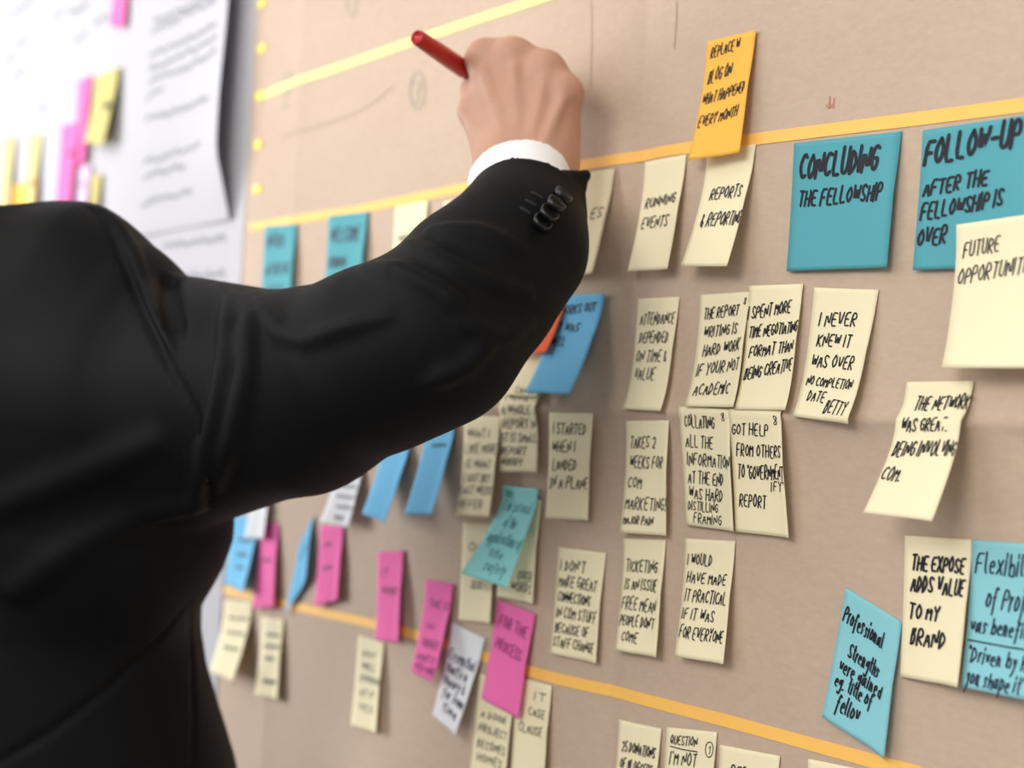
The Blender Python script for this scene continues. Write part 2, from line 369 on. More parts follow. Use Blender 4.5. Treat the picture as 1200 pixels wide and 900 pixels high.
GEO = {
 'concl': ('teal', 1, [(-0.5499, 1.5776), (-0.4744, 1.5746), (-0.4765, 1.4996), (-0.5494, 1.5019), 0.002, 0.002]),
 'follow': ('teal', 1, [(-0.4609, 1.5733), (-0.3865, 1.5727), (-0.3871, 1.4953), (-0.4615, 1.4975), 0.002, 0.003]),
 'future': ('yellow', 9, [(-0.4338, 1.5193), (-0.3616, 1.5226), (-0.358, 1.4434), (-0.4305, 1.4438), 0.0114, 0.0111]),
 'never': ('yellow', 1, [(-0.5301, 1.4917), (-0.4852, 1.4883), (-0.4908, 1.4137), (-0.534, 1.4172), 0.0047, 0.002]),
 'spent': ('yellow', 2, [(-0.5789, 1.4949), (-0.5378, 1.4941), (-0.5373, 1.4205), (-0.5791, 1.4202), 0.002, 0.002]),
 'report': ('yellow', 1, [(-0.6194, 1.4913), (-0.5788, 1.4914), (-0.5781, 1.4215), (-0.6193, 1.4211), 0.002, 0.0039]),
 'attend': ('yellow', 1, [(-0.6776, 1.4915), (-0.6378, 1.4908), (-0.6377, 1.4178), (-0.6787, 1.4185), 0.002, 0.002]),
 'takes': ('yellow', 1, [(-0.6786, 1.4109), (-0.637, 1.4123), (-0.6344, 1.34), (-0.6761, 1.3386), 0.002, 0.0074]),
 'collate': ('yellow', 2, [(-0.6268, 1.4212), (-0.5839, 1.4199), (-0.5777, 1.3477), (-0.62, 1.3481), 0.002, 0.002]),
 'gothelp': ('yellow', 3, [(-0.584, 1.4204), (-0.5438, 1.4204), (-0.5349, 1.3477), (-0.5785, 1.3476), 0.002, 0.002]),
 'dont': ('yellow', 1, [(-0.7425, 1.3227), (-0.6961, 1.3232), (-0.6951, 1.2506), (-0.7418, 1.25), 0.002, 0.003]),
 'ticket': ('yellow', 1, [(-0.6815, 1.3341), (-0.6399, 1.3368), (-0.6352, 1.2644), (-0.6768, 1.2624), 0.005, 0.0063]),
 'iwould': ('yellow', 1, [(-0.6232, 1.3394), (-0.5814, 1.3417), (-0.5774, 1.2694), (-0.6193, 1.2677), 0.0066, 0.008]),
 'donat': ('yellow', 1, [(-0.6766, 1.2173), (-0.6357, 1.2194), (-0.6336, 1.1452), (-0.6766, 1.1438), 0.003, 0.003]),
 'quest': ('yellow', 1, [(-0.6313, 1.2213), (-0.5887, 1.2265), (-0.5869, 1.1502), (-0.6306, 1.1449), 0.003, 0.003]),
 'report2': ('yellow', 1, [(-0.5861, 1.2196), (-0.5397, 1.2225), (-0.5382, 1.144), (-0.5843, 1.1409), 0.003, 0.003]),
 'sliver': ('yellow', 1, [(-0.5194, 1.2253), (-0.4819, 1.2272), (-0.4806, 1.1513), (-0.518, 1.1497), 0.003, 0.003]),
 'orange': ('orange', 3, [(-0.623, 1.6511), (-0.5823, 1.6505), (-0.5835, 1.5748), (-0.6242, 1.5742), 0.0051, 0.0108]),
 'partial': ('yellow', 1, [(-0.7514, 1.581), (-0.7054, 1.5804), (-0.7063, 1.5082), (-0.7524, 1.5088), 0.011, 0.01]),
 'running': ('yellow', 1, [(-0.6779, 1.5818), (-0.6378, 1.5817), (-0.638, 1.5072), (-0.6781, 1.5081), 0.0086, 0.0107]),
 'reports': ('yellow', 1, [(-0.6198, 1.5822), (-0.5797, 1.5809), (-0.5822, 1.5051), (-0.6222, 1.5076), 0.0142, 0.0159]),
 'network': ('yellow', 2, [(-0.4623, 1.4375), (-0.4216, 1.4382), (-0.4204, 1.3665), (-0.4612, 1.3676), 0.0313, 0.0359]),
 'expose': ('yellow', 1, [(-0.4615, 1.3557), (-0.4205, 1.3571), (-0.418, 1.2833), (-0.459, 1.2813), 0.0083, 0.0022]),
 'flex': ('cyan', 2, [(-0.4205, 1.3571), (-0.3507, 1.3593), (-0.3483, 1.2839), (-0.4182, 1.2833), 0.0088, 0.0075]),
 'prof': ('cyan', 1, [(-0.4989, 1.3236), (-0.4609, 1.3097), (-0.4641, 1.2374), (-0.5089, 1.2509), 0.003, 0.003]),
 'bluebig': ('blue', 4, [(-0.7567, 1.4957), (-0.7067, 1.496), (-0.7064, 1.4265), (-0.7563, 1.4272), 0.0199, 0.0192]),
 'redor': ('vermilion', 2, [(-0.7899, 1.4984), (-0.745, 1.4976), (-0.7457, 1.4553), (-0.7906, 1.4559), 0.0121, 0.01]),
 'noteC': ('yellow', 1, [(-0.7993, 1.4951), (-0.7566, 1.4945), (-0.7575, 1.4249), (-0.8002, 1.4258), 0.0064, 0.0026]),
 'noteA': ('yellow', 1, [(-0.8505, 1.4984), (-0.8065, 1.4978), (-0.8073, 1.4287), (-0.8514, 1.4295), 0.0034, 0.0044]),
 'noteB': ('yellow', 2, [(-0.8053, 1.4481), (-0.7621, 1.4474), (-0.7617, 1.3726), (-0.8067, 1.371), 0.002, 0.0036]),
 'what': ('yellow', 1, [(-0.8513, 1.4099), (-0.8072, 1.4106), (-0.806, 1.3382), (-0.8501, 1.3359), 0.0083, 0.0088]),
 'started': ('yellow', 1, [(-0.7516, 1.4147), (-0.7073, 1.4153), (-0.7063, 1.3438), (-0.7505, 1.3416), 0.0043, 0.006]),
 'cyanc': ('aqua', 4, [(-0.804, 1.3611), (-0.7637, 1.3612), (-0.7635, 1.2922), (-0.8039, 1.2988), 0.0216, 0.0339]),
 'cyanback': ('yellow', 2, [(-0.8034, 1.3531), (-0.7617, 1.3536), (-0.7596, 1.2815), (-0.8026, 1.2816), 0.002, 0.0032]),
 'cyanleft': ('yellow', 1, [(-0.8521, 1.3307), (-0.8096, 1.333), (-0.8059, 1.2616), (-0.8483, 1.2583), 0.0029, 0.0026]),
 'pink2': ('pink', 2, [(-0.9642, 1.2978), (-0.9268, 1.3024), (-0.9181, 1.2316), (-0.9557, 1.2288), 0.0037, 0.0035]),
 'pink3': ('pink', 2, [(-0.8959, 1.2831), (-0.859, 1.2839), (-0.8576, 1.2121), (-0.8946, 1.2138), 0.0128, 0.0104]),
 'whitew': ('white', 2, [(-0.859, 1.2554), (-0.8177, 1.2493), (-0.8281, 1.1781), (-0.8694, 1.1849), 0.012, 0.0061]),
 'pink4': ('pink', 3, [(-0.8045, 1.2791), (-0.7616, 1.2746), (-0.768, 1.2007), (-0.812, 1.2078), 0.002, 0.0045]),
 'notwell': ('yellow', 1, [(-0.9866, 1.2273), (-0.9481, 1.2265), (-0.9458, 1.1556), (-0.9881, 1.1542), 0.002, 0.002]),
 'botl': ('yellow', 1, [(-0.8235, 1.2228), (-0.7799, 1.2225), (-0.78, 1.1535), (-0.8249, 1.1533), 0.003, 0.003]),
 'botr': ('yellow', 2, [(-0.7804, 1.2284), (-0.7414, 1.2281), (-0.7377, 1.1589), (-0.7775, 1.1576), 0.003, 0.003]),
 'bluea': ('blue', 1, [(-1.219, 1.3071), (-1.1644, 1.3098), (-1.1609, 1.2403), (-1.2159, 1.244), 0.0122, 0.0051]),
 'whiteb': ('white', 2, [(-1.1816, 1.3449), (-1.1415, 1.3456), (-1.1405, 1.2918), (-1.1805, 1.2896), 0.0036, 0.0049]),
 'pink0': ('pink', 1, [(-1.1591, 1.3063), (-1.1264, 1.3061), (-1.119, 1.2329), (-1.1597, 1.227), 0.002, 0.0044]),
 'bluet': ('blue', 2, [(-1.0896, 1.2903), (-1.0682, 1.3197), (-1.0645, 1.2671), (-1.1028, 1.2291), 0.003, 0.003]),
 'pink1': ('pink', 1, [(-1.0573, 1.311), (-1.0176, 1.3138), (-1.0133, 1.2529), (-1.0524, 1.2423), 0.0021, 0.0044]),
 'whitec': ('white', 2, [(-1.0342, 1.3678), (-0.9915, 1.3671), (-0.9924, 1.3146), (-1.0351, 1.3157), 0.0079, 0.013]),
 'yell1': ('yellow', 1, [(-1.2237, 1.2267), (-1.1672, 1.2318), (-1.1609, 1.1611), (-1.2179, 1.1616), 0.0163, 0.0138]),
 'yell2': ('yellow', 1, [(-1.149, 1.2209), (-1.1082, 1.2235), (-1.1035, 1.1535), (-1.1446, 1.1515), 0.002, 0.0044]),
 'blued': ('blue', 1, [(-0.9647, 1.392), (-0.9249, 1.394), (-0.9213, 1.3244), (-0.9615, 1.3285), 0.0212, 0.0192]),
 'bluee': ('blue', 1, [(-0.9018, 1.4074), (-0.8634, 1.4077), (-0.8629, 1.3355), (-0.9012, 1.3326), 0.0183, 0.0199]),
 't1': ('teal', 1, [(-1.1866, 1.5804), (-1.1239, 1.5769), (-1.1203, 1.5008), (-1.1834, 1.5006), 0.002, 0.002]),
 't2': ('teal', 1, [(-1.0721, 1.5801), (-1.007, 1.5781), (-1.0048, 1.5031), (-1.069, 1.5027), 0.002, 0.002]),
 't3': ('yellow', 1, [(-0.9668, 1.5787), (-0.92, 1.5795), (-0.9174, 1.5063), (-0.9655, 1.5057), 0.002, 0.002]),
 't4': ('yellow', 1, [(-0.899, 1.5758), (-0.8541, 1.5761), (-0.8528, 1.506), (-0.8977, 1.5048), 0.002, 0.002]),
 'lp_top': ('pink', 1, [(-1.5819, 1.9367), (-1.531, 1.9306), (-1.5334, 1.8347), (-1.5806, 1.8458), 0.002, 0.002]),
 'lp_1': ('pink', 1, [(-1.6733, 1.7953), (-1.6332, 1.797), (-1.6272, 1.6919), (-1.6688, 1.6905), 0.002, 0.0021]),
 'lp_2': ('pink', 2, [(-1.717, 1.7471), (-1.6588, 1.7443), (-1.6605, 1.6381), (-1.7166, 1.6463), 0.002, 0.002]),
 'lo': ('olive', 3, [(-1.6194, 1.7906), (-1.5482, 1.7918), (-1.5467, 1.6984), (-1.6181, 1.713), 0.0119, 0.0081]),
 'lo2': ('olive', 1, [(-1.6244, 1.6756), (-1.5836, 1.6732), (-1.5839, 1.5777), (-1.6273, 1.5785), 0.002, 0.002]),
 'lv': ('lilac', 1, [(-1.6579, 1.6896), (-1.6161, 1.6878), (-1.6136, 1.5896), (-1.6582, 1.5907), 0.002, 0.002]),
 'ly1': ('yellow2', 1, [(-1.8339, 1.7497), (-1.7863, 1.7457), (-1.7843, 1.6362), (-1.8302, 1.6379), 0.002, 0.002]),
 'ly2': ('yellow2', 1, [(-1.9319, 1.7591), (-1.8853, 1.7553), (-1.8779, 1.6396), (-1.9277, 1.6414), 0.002, 0.002]),
 'lo3': ('orange', 2, [(-1.8736, 1.6904), (-1.8202, 1.6892), (-1.8224, 1.582), (-1.8736, 1.5806), 0.0023, 0.002]),
 'lo4': ('rust', 3, [(-1.8204, 1.6904), (-1.7809, 1.6883), (-1.7763, 1.5901), (-1.8154, 1.5893), 0.002, 0.002]),
}
GY, GT, GP, GB, GW, GL = ('pale yellow notes on the brown paper', 'teal heading notes under the upper tape', 'pink notes by the lower tape', 'blue notes on the brown paper', 'white notes on the brown paper', 'notes on the white wall')
NOTES = {
 'concl': ('square teal note reading CONCLUDING THE FELLOWSHIP under the upper orange tape', GT, 'ink', [('CONCLUDING', 0.07, 0.8, 0.1, 0.29, 3.1, 0.02), ('THE FELLOWSHIP', 0.08, 0.87, 0.38, 0.5, 2.1, 0.005)]),
 'follow': ('square teal note reading FOLLOW-UP AFTER THE FELLOWSHIP IS OVER at the right edge', GT, 'ink', [('FOLLOW-UP', 0.03, 0.78, 0.08, 0.255, 3.2, 0.06), ('AFTER THE', 0.04, 0.55, 0.37, 0.475, 2.1, 0.04), ('FELLOWSHIP IS', 0.03, 0.68, 0.53, 0.645, 2.1, 0.06), ('OVER', 0.02, 0.25, 0.71, 0.83, 2.1, 0.01)]),
 'future': ('large yellow note reading FUTURE OPPORTUNITIES, overlapping the FOLLOW-UP note', GY, 'ink', [('FUTURE', 0.06, 0.34, 0.135, 0.235, 1.1, 0.02), ('OPPORTUNITIES', 0.03, 0.66, 0.31, 0.42, 1.1, 0.05)]),
 'never': ('yellow note reading I NEVER KNEW IT WAS OVER, signed BETTY', GY, 'ink', [('I NEVER', 0.14, 0.71, 0.19, 0.29, 1.3, 0.01), ('KNEW IT', 0.15, 0.68, 0.355, 0.445, 1.3, 0.01), ('WAS OVER', 0.11, 0.79, 0.515, 0.61, 1.3, 0.01), ('NO COMPLETION', 0.09, 0.86, 0.68, 0.75, 1.1), ('DATE', 0.17, 0.46, 0.79, 0.87, 1.1), ('BETTY', 0.52, 0.88, 0.84, 0.94, 1.2)]),
 'spent': ('yellow note reading I SPENT MORE TIME NEGOTIATING FORMAT THAN BEING CREATIVE', GY, 'ink', [('I SPENT MORE', 0.01, 0.8, 0.17, 0.27, 1.25, 0.05), ('TIME NEGOTIATING', 0.06, 0.98, 0.33, 0.42, 1.25, 0.04), ('FORMAT THAN', 0.1, 0.93, 0.49, 0.58, 1.25, 0.05), ('BEING CREATIVE', 0.06, 0.95, 0.66, 0.76, 1.25, 0.08)]),
 'report': ('yellow note reading THE REPORT WRITING IS HARD WORK IF YOUR NOT ACADEMIC', GY, 'ink', [('THE REPORT', 0.1, 0.8, 0.13, 0.225, 1.2, 0.03), ('WRITING IS', 0.13, 0.8, 0.29, 0.385, 1.2, 0.03), ('HARD WORK', 0.15, 0.9, 0.45, 0.55, 1.2, 0.05), ('IF YOUR NOT', 0.08, 0.93, 0.63, 0.73, 1.2, 0.06), ('ACADEMIC', 0.1, 0.78, 0.8, 0.9, 1.2, 0.02), ('8', 0.9, 0.95, 0.05, 0.11, 0.8)]),
 'attend': ('yellow note reading ATTENDANCE DEPENDED ON TIME & VALUE', GY, 'ink', [('ATTENDANCE', 0.1, 0.93, 0.14, 0.24, 1.15, 0.01), ('DEPENDED', 0.12, 0.82, 0.3, 0.4, 1.15), ('ON TIME &', 0.1, 0.84, 0.47, 0.57, 1.15), ('VALUE', 0.12, 0.6, 0.63, 0.73, 1.15)]),
 'takes': ('yellow note reading TAKES 2 WEEKS FOR COM MARKETING! MAJOR PAIN', GY, 'ink', [('TAKES 2', 0.12, 0.7, 0.14, 0.24, 1.15), ('WEEKS FOR', 0.12, 0.88, 0.32, 0.42, 1.15), ('COM', 0.1, 0.4, 0.5, 0.6, 1.15), ('MARKETING!', 0.07, 0.98, 0.68, 0.79, 1.15), ('MAJOR PAIN', 0.05, 0.68, 0.85, 0.92, 1.1)]),
 'collate': ('yellow note reading COLLATING ALL THE INFORMATION AT THE END WAS HARD', GY, 'ink', [('COLLATING', 0.1, 0.68, 0.07, 0.17, 1.15), ('ALL THE', 0.1, 0.62, 0.24, 0.34, 1.15), ('INFORMATION', 0.1, 0.97, 0.39, 0.49, 1.15), ('AT THE END', 0.1, 0.8, 0.54, 0.64, 1.15), ('WAS HARD', 0.1, 0.77, 0.67, 0.77, 1.15), ('DISTILLING', 0.07, 0.65, 0.79, 0.87, 1.0), ('FRAMING', 0.17, 0.72, 0.89, 0.97, 1.0), ('8', 0.84, 0.9, 0.03, 0.1, 0.8)]),
 'gothelp': ('yellow note reading GOT HELP FROM OTHERS TO GOVERNMENTIFY REPORT', GY, 'ink', [('GOT HELP', 0.04, 0.72, 0.12, 0.21, 1.15), ('FROM OTHERS', 0.1, 0.95, 0.28, 0.38, 1.15), ('TO "GOVERNMENT', 0.1, 0.98, 0.45, 0.56, 1.15, 0.01), ('IFY"', 0.7, 0.97, 0.57, 0.645, 1.0), ('REPORT', 0.1, 0.57, 0.69, 0.79, 1.15), ('8', 0.85, 0.92, 0.05, 0.12, 0.9)]),
 'dont': ("yellow note reading I DON'T MAKE GREAT CONNECTIONS IN COM STUFF", GY, 'ink', [("I DON'T", 0.08, 0.6, 0.11, 0.21, 1.2), ('MAKE GREAT', 0.06, 0.87, 0.26, 0.36, 1.2), ('CONNECTIONS', 0.07, 0.75, 0.41, 0.5, 1.2), ('IN COM STUFF', 0.06, 0.92, 0.55, 0.65, 1.2), ('BECAUSE OF', 0.06, 0.75, 0.7, 0.79, 1.2), ('STAFF CHANGE', 0.04, 0.9, 0.83, 0.92, 1.2)]),
 'ticket': ("yellow note reading TICKETING IS AN ISSUE FREE MEAN PEOPLE DON'T COME", GY, 'ink', [('TICKETING', 0.1, 0.84, 0.19, 0.29, 1.2), ('IS AN ISSUE', 0.1, 0.85, 0.35, 0.45, 1.2), ('FREE MEAN', 0.06, 0.86, 0.52, 0.63, 1.2), ("PEOPLE DON'T", 0.05, 0.86, 0.68, 0.77, 1.2), ('COME', 0.14, 0.5, 0.82, 0.91, 1.2)]),
 'iwould': ('yellow note reading I WOULD HAVE MADE IT PRACTICAL IF IT WAS FOR EVERYONE', GY, 'ink', [('I WOULD', 0.07, 0.55, 0.13, 0.22, 1.2), ('HAVE MADE', 0.08, 0.86, 0.28, 0.37, 1.2), ('IT PRACTICAL', 0.07, 0.9, 0.43, 0.53, 1.2), ('IF IT WAS', 0.05, 0.68, 0.59, 0.68, 1.2), ('FOR EVERYONE', 0.04, 0.92, 0.74, 0.84, 1.2)]),
 'donat': ('yellow note reading 25 DONATIONS at the bottom edge, right of the fold', GY, 'ink', [('25 DONATIONS', 0.12, 0.9, 0.17, 0.26, 1.2), ('OF BLOGGERS', 0.1, 0.85, 0.32, 0.41, 1.2)]),
 'quest': ("yellow note reading QUESTION I'M NOT with a circled 1, at the bottom edge", GY, 'ink', [('QUESTION', 0.1, 0.62, 0.06, 0.13, 1.0), ('_', 0.1, 0.64, 0.15, 0.17, 1.0), ("I'M NOT", 0.1, 0.62, 0.19, 0.29, 1.2), ('SURE IF', 0.12, 0.7, 0.36, 0.45, 1.2), ('o', 0.82, 0.94, 0.08, 0.2, 0.9), ('1', 0.87, 0.89, 0.1, 0.17, 0.9)]),
 'report2': ('yellow note reading only REPORT, cut by the bottom edge', GY, 'ink', [('REPORT', 0.2, 0.75, 0.13, 0.23, 1.3)]),
 'sliver': ('blank yellow note barely showing at the bottom edge, rightmost of that row', GY, 'ink', []),
 'orange': ('orange note with four lines of writing across the upper orange tape', 'orange notes on the brown paper', 'ink', [('REPLACE W', 0.1, 0.68, 0.06, 0.15, 1.1, 0.03), ('BLOG ON', 0.1, 0.55, 0.25, 0.36, 1.1, 0.03), ('WHAT HAPPENED', 0.05, 0.9, 0.45, 0.54, 1.1, 0.05), ('EVERY MONTH', 0.05, 0.8, 0.64, 0.73, 1.1, 0.05)]),
 'partial': ('yellow note half hidden behind the black sleeve cuff, left of RUNNING EVENTS', GY, 'ink', [('ES', 0.6, 0.86, 0.36, 0.46, 1.2)]),
 'running': ('yellow note reading RUNNING EVENTS below the upper orange tape', GY, 'ink', [('RUNNING', 0.13, 0.85, 0.34, 0.43, 1.3, 0.02), ('EVENTS', 0.12, 0.75, 0.52, 0.62, 1.3, 0.01)]),
 'reports': ('yellow note reading REPORTS & REPORTING, its top under the orange note', GY, 'ink', [('REPORTS', 0.2, 0.85, 0.33, 0.43, 1.3, 0.01), ('& REPORTING', 0.13, 1.0, 0.55, 0.66, 1.3, 0.01)]),
 'network': ('yellow note reading THE NETWORK WAS GREAT, its bottom curled far off the paper', GY, 'ink', [('THE NETWORK', 0.2, 0.99, 0.12, 0.22, 1.2, 0.02), ('WAS GREAT.', 0.1, 0.78, 0.28, 0.38, 1.2, 0.02), ('BEING INVOLVING', 0.06, 0.98, 0.46, 0.57, 1.2, 0.03), ('COM.', 0.03, 0.3, 0.65, 0.75, 1.2)]),
 'expose': ('yellow note reading THE EXPOSE ADDS VALUE TO MY BRAND', GY, 'ink', [('THE EXPOSE', 0.12, 0.9, 0.14, 0.24, 1.9, 0.0), ('ADDS VALUE', 0.12, 0.92, 0.28, 0.39, 1.9, 0.0), ('TO MY', 0.1, 0.55, 0.48, 0.58, 1.9), ('BRAND', 0.15, 0.68, 0.65, 0.76, 1.9)]),
 'flex': ('light blue note beginning Flexibility, beside THE EXPOSE note at the right edge', GB, 'ink_navy', [('Flexibility', 0.04, 0.55, 0.08, 0.22, 1.4, 0.0), ('of Projects', 0.14, 0.62, 0.31, 0.45, 1.4), ('was beneficial', 0.03, 0.6, 0.52, 0.62, 1.4), ('_', 0.02, 0.7, 0.68, 0.685, 1.2), ('"Driven by how', 0.03, 0.6, 0.72, 0.82, 1.3), ('you shape it"', 0.04, 0.5, 0.87, 0.97, 1.3)]),
 'prof': ('tilted light blue note reading Professional strengths above the lower orange tape', GB, 'ink', [('Professional', 0.05, 0.72, 0.12, 0.24, 1.4, -0.03), ('Strengths', 0.22, 0.72, 0.36, 0.47, 1.4, -0.02), ('were gained', 0.12, 0.8, 0.5, 0.6, 1.4, -0.02), ('eg. title of', 0.1, 0.68, 0.62, 0.72, 1.4, 0.0), ('fellow', 0.18, 0.52, 0.76, 0.88, 1.4)]),
 'bluebig': ('sky blue note with dark writing curling off the paper right of the elbow', GB, 'ink_navy', [('WORKS OUT', 0.15, 0.85, 0.1, 0.19, 1.3, 0.02), ('IT WAS', 0.12, 0.6, 0.28, 0.37, 1.3), ('WELL', 0.12, 0.4, 0.42, 0.51, 1.3)]),
 'redor': ('red-orange note half hidden between the sleeve and the sky blue note', 'orange notes on the brown paper', 'ink_purple', [('~', 0.3, 0.8, 0.5, 0.6, 1.2)]),
 'noteC': ('yellow note under the red-orange one, beside the sleeve', GY, 'ink', [('CAN BE', 0.25, 0.85, 0.9, 0.97, 1.0)]),
 'noteA': ('yellow note of which only the bottom right corner shows past the sleeve', GY, 'ink', []),
 'noteB': ('yellow note with six lines of writing right below the sky blue curling note', GY, 'ink', [('I WROTE', 0.1, 0.7, 0.25, 0.33, 1.1), ('A WHOLE', 0.08, 0.82, 0.38, 0.46, 1.1), ('REPORT IN', 0.05, 0.95, 0.51, 0.59, 1.1), ('IT IS SMALL', 0.06, 0.95, 0.64, 0.72, 1.1), ('REPORT', 0.04, 0.66, 0.77, 0.84, 1.1), ('NOBODY', 0.06, 0.58, 0.87, 0.94, 1.1)]),
 'what': ('yellow note reading WHAT I LIKE MORE, left of the six-line note', GY, 'ink', [('WHAT I', 0.1, 0.7, 0.13, 0.21, 1.1), ('LIKE MORE', 0.06, 0.95, 0.28, 0.37, 1.1), ('IS WHAT', 0.1, 0.8, 0.44, 0.52, 1.1), ('I GOT BUT', 0.1, 0.85, 0.58, 0.66, 1.1), ('LAST WEEKS', 0.03, 0.97, 0.7, 0.78, 1.1), ('OFFER', 0.05, 0.68, 0.84, 0.92, 1.1)]),
 'started': ('yellow note reading I STARTED WHEN I LANDED IN A PLANE', GY, 'ink', [('I STARTED', 0.1, 0.85, 0.1, 0.2, 1.15), ('WHEN I', 0.08, 0.6, 0.27, 0.37, 1.15), ('LANDED', 0.1, 0.63, 0.44, 0.54, 1.15), ('IN A PLANE', 0.06, 0.94, 0.6, 0.71, 1.15)]),
 'cyanc': ('pale aqua note with faint teal writing, curling over two yellow notes', GB, 'ink_teal', [('This', 0.08, 0.3, 0.04, 0.12, 1.0), ("I'm proud", 0.12, 0.85, 0.15, 0.27, 1.0), ('of the', 0.3, 0.6, 0.34, 0.44, 1.0), ('applications of', 0.1, 0.95, 0.5, 0.62, 1.0), ('title', 0.3, 0.6, 0.68, 0.76, 1.0), ('safety', 0.35, 0.8, 0.8, 0.9, 1.0)]),
 'cyanback': ('yellow note shaded behind the pale aqua note, its right edge showing', GY, 'ink', [('OVER', 0.5, 0.9, 0.71, 0.8, 1.1), ('WORDS', 0.35, 0.9, 0.82, 0.91, 1.1)]),
 'cyanleft': ('yellow note showing left of and below the pale aqua note', GY, 'ink', [('ON', 0.2, 0.6, 0.2, 0.29, 1.1), ('MORE', 0.25, 0.8, 0.4, 0.48, 1.1), ('QUOTES', 0.3, 0.95, 0.58, 0.67, 1.1)]),
 'pink2': ('upright pink note alone across the lower tape, left of the slanted pink one', GP, 'ink_purple', [('IT', 0.15, 0.4, 0.2, 0.28, 1.2), ('WORK', 0.18, 0.8, 0.4, 0.49, 1.2)]),
 'pink3': ('slanted pink note with writing to its lower edge, left of the white note', GP, 'ink_purple', [('THE IS', 0.2, 0.9, 0.2, 0.28, 1.2), ('IN', 0.25, 0.5, 0.45, 0.52, 1.2), ('ORDER', 0.2, 0.8, 0.62, 0.7, 1.2), ('DONT IT', 0.15, 0.85, 0.78, 0.85, 1.2), ('NEED MORE', 0.15, 0.97, 0.88, 0.95, 1.2)]),
 'whitew': ('slanted white note with dark writing, between two pink notes by the lower tape', GW, 'ink_navy', [('Essential', 0.08, 0.9, 0.26, 0.37, 1.6), ("that's a", 0.1, 0.75, 0.41, 0.5, 1.6), ('theory &', 0.1, 0.8, 0.54, 0.63, 1.6), ('for some', 0.18, 0.92, 0.66, 0.75, 1.6), ('time', 0.3, 0.8, 0.79, 0.88, 1.6)]),
 'pink4': ('large pink note nearest the camera, hanging over two yellow notes by the lower tape', GP, 'ink_purple', [('FOR THE', 0.12, 0.85, 0.13, 0.24, 1.3, -0.02), ('PROCESS', 0.12, 0.8, 0.36, 0.47, 1.3, -0.02)]),
 'notwell': ('yellow note with five lines hanging under the upright pink note', GY, 'ink', [('NOT', 0.2, 0.7, 0.14, 0.21, 1.1), ('WELL', 0.22, 0.72, 0.28, 0.35, 1.1), ('ENOUGH', 0.2, 0.95, 0.41, 0.48, 1.1), ('AT IT', 0.25, 0.75, 0.57, 0.64, 1.1), ('YES', 0.25, 0.75, 0.73, 0.8, 1.1)]),
 'botl': ('yellow note behind the lower left of the large pink note, cut by the bottom edge', GY, 'ink', [('~', 0.3, 0.9, 0.2, 0.28, 1.1), ('A DOOR', 0.15, 0.8, 0.36, 0.43, 1.1), ('PROJECT', 0.12, 0.88, 0.5, 0.58, 1.1), ('BECOMES', 0.12, 0.88, 0.66, 0.74, 1.1), ('HOMES', 0.15, 0.8, 0.8, 0.88, 1.1)]),
 'botr': ('yellow note right below the large pink note, cut by the bottom edge', GY, 'ink', [('IT', 0.55, 0.85, 0.1, 0.18, 1.1), ('CASE', 0.4, 0.85, 0.26, 0.34, 1.1), ('CLAUSE', 0.15, 0.8, 0.43, 0.52, 1.1)]),
 'bluea': ('sky blue note at the left edge of the brown paper, beside a pink note', GB, 'ink_navy', [('~', 0.3, 0.8, 0.3, 0.38, 1.1), ('~', 0.3, 0.75, 0.5, 0.58, 1.1), ('~', 0.35, 0.7, 0.68, 0.76, 1.1)]),
 'whiteb': ('white note sticking out below the armpit, over the leftmost blue and pink notes', GW, 'ink', []),
 'pink0': ("leftmost pink note, beside the blue note near the paper's left edge", GP, 'ink_purple', [('~', 0.2, 0.7, 0.4, 0.48, 1.1)]),
 'bluet': ('narrow sky blue note twisted edge-on between two pink notes', GB, 'ink_navy', [('~', 0.3, 0.7, 0.3, 0.38, 1.1)]),
 'pink1': ('pink note just below the white note, right of the twisted blue note', GP, 'ink_purple', [('~', 0.2, 0.5, 0.2, 0.28, 1.1), ('~', 0.2, 0.6, 0.5, 0.58, 1.1)]),
 'whitec': ('white note with grey writing partly hidden under the sleeve', GW, 'ink', [('~', 0.3, 0.9, 0.35, 0.42, 1.2), ('~', 0.25, 0.9, 0.52, 0.59, 1.2), ('~', 0.35, 0.95, 0.68, 0.75, 1.2), ('~', 0.4, 0.7, 0.84, 0.92, 1.2)]),
 'yell1': ("yellow note overhanging the brown paper's left edge below the leftmost blue note", GY, 'ink', [('~', 0.2, 0.9, 0.2, 0.28, 1.2), ('~', 0.2, 0.9, 0.4, 0.48, 1.2), ('~', 0.25, 0.8, 0.6, 0.68, 1.2)]),
 'yell2': ('yellow note below the leftmost pink note, right of the overhanging one', GY, 'ink', [('~', 0.3, 0.85, 0.18, 0.25, 1.2), ('~', 0.25, 0.9, 0.32, 0.4, 1.2), ('~', 0.3, 0.65, 0.48, 0.55, 1.2), ('~', 0.3, 0.8, 0.75, 0.85, 1.2)]),
 'blued': ('blank sky blue note curling under the sleeve, left one of a pair', GB, 'ink_navy', []),
 'bluee': ('sky blue note curling under the elbow, right one of a pair', GB, 'ink_navy', [('~', 0.3, 0.8, 0.25, 0.32, 0.8)]),
 't1': ("teal note nearest the paper's left edge, under the upper orange tape", GT, 'ink_navy', [('INTRO', 0.1, 0.6, 0.1, 0.26, 2.0), ('AFTER THE', 0.1, 0.85, 0.46, 0.58, 1.9), ('HOUSE', 0.1, 0.7, 0.72, 0.84, 1.9)]),
 't2': ("teal note with dark writing above the forearm, second from the paper's left edge", GT, 'ink_navy', [('WELCOME', 0.08, 0.8, 0.14, 0.32, 2.0), ('DURING', 0.08, 0.5, 0.48, 0.6, 1.9), ('OUR LUNCH', 0.08, 0.8, 0.72, 0.84, 1.9)]),
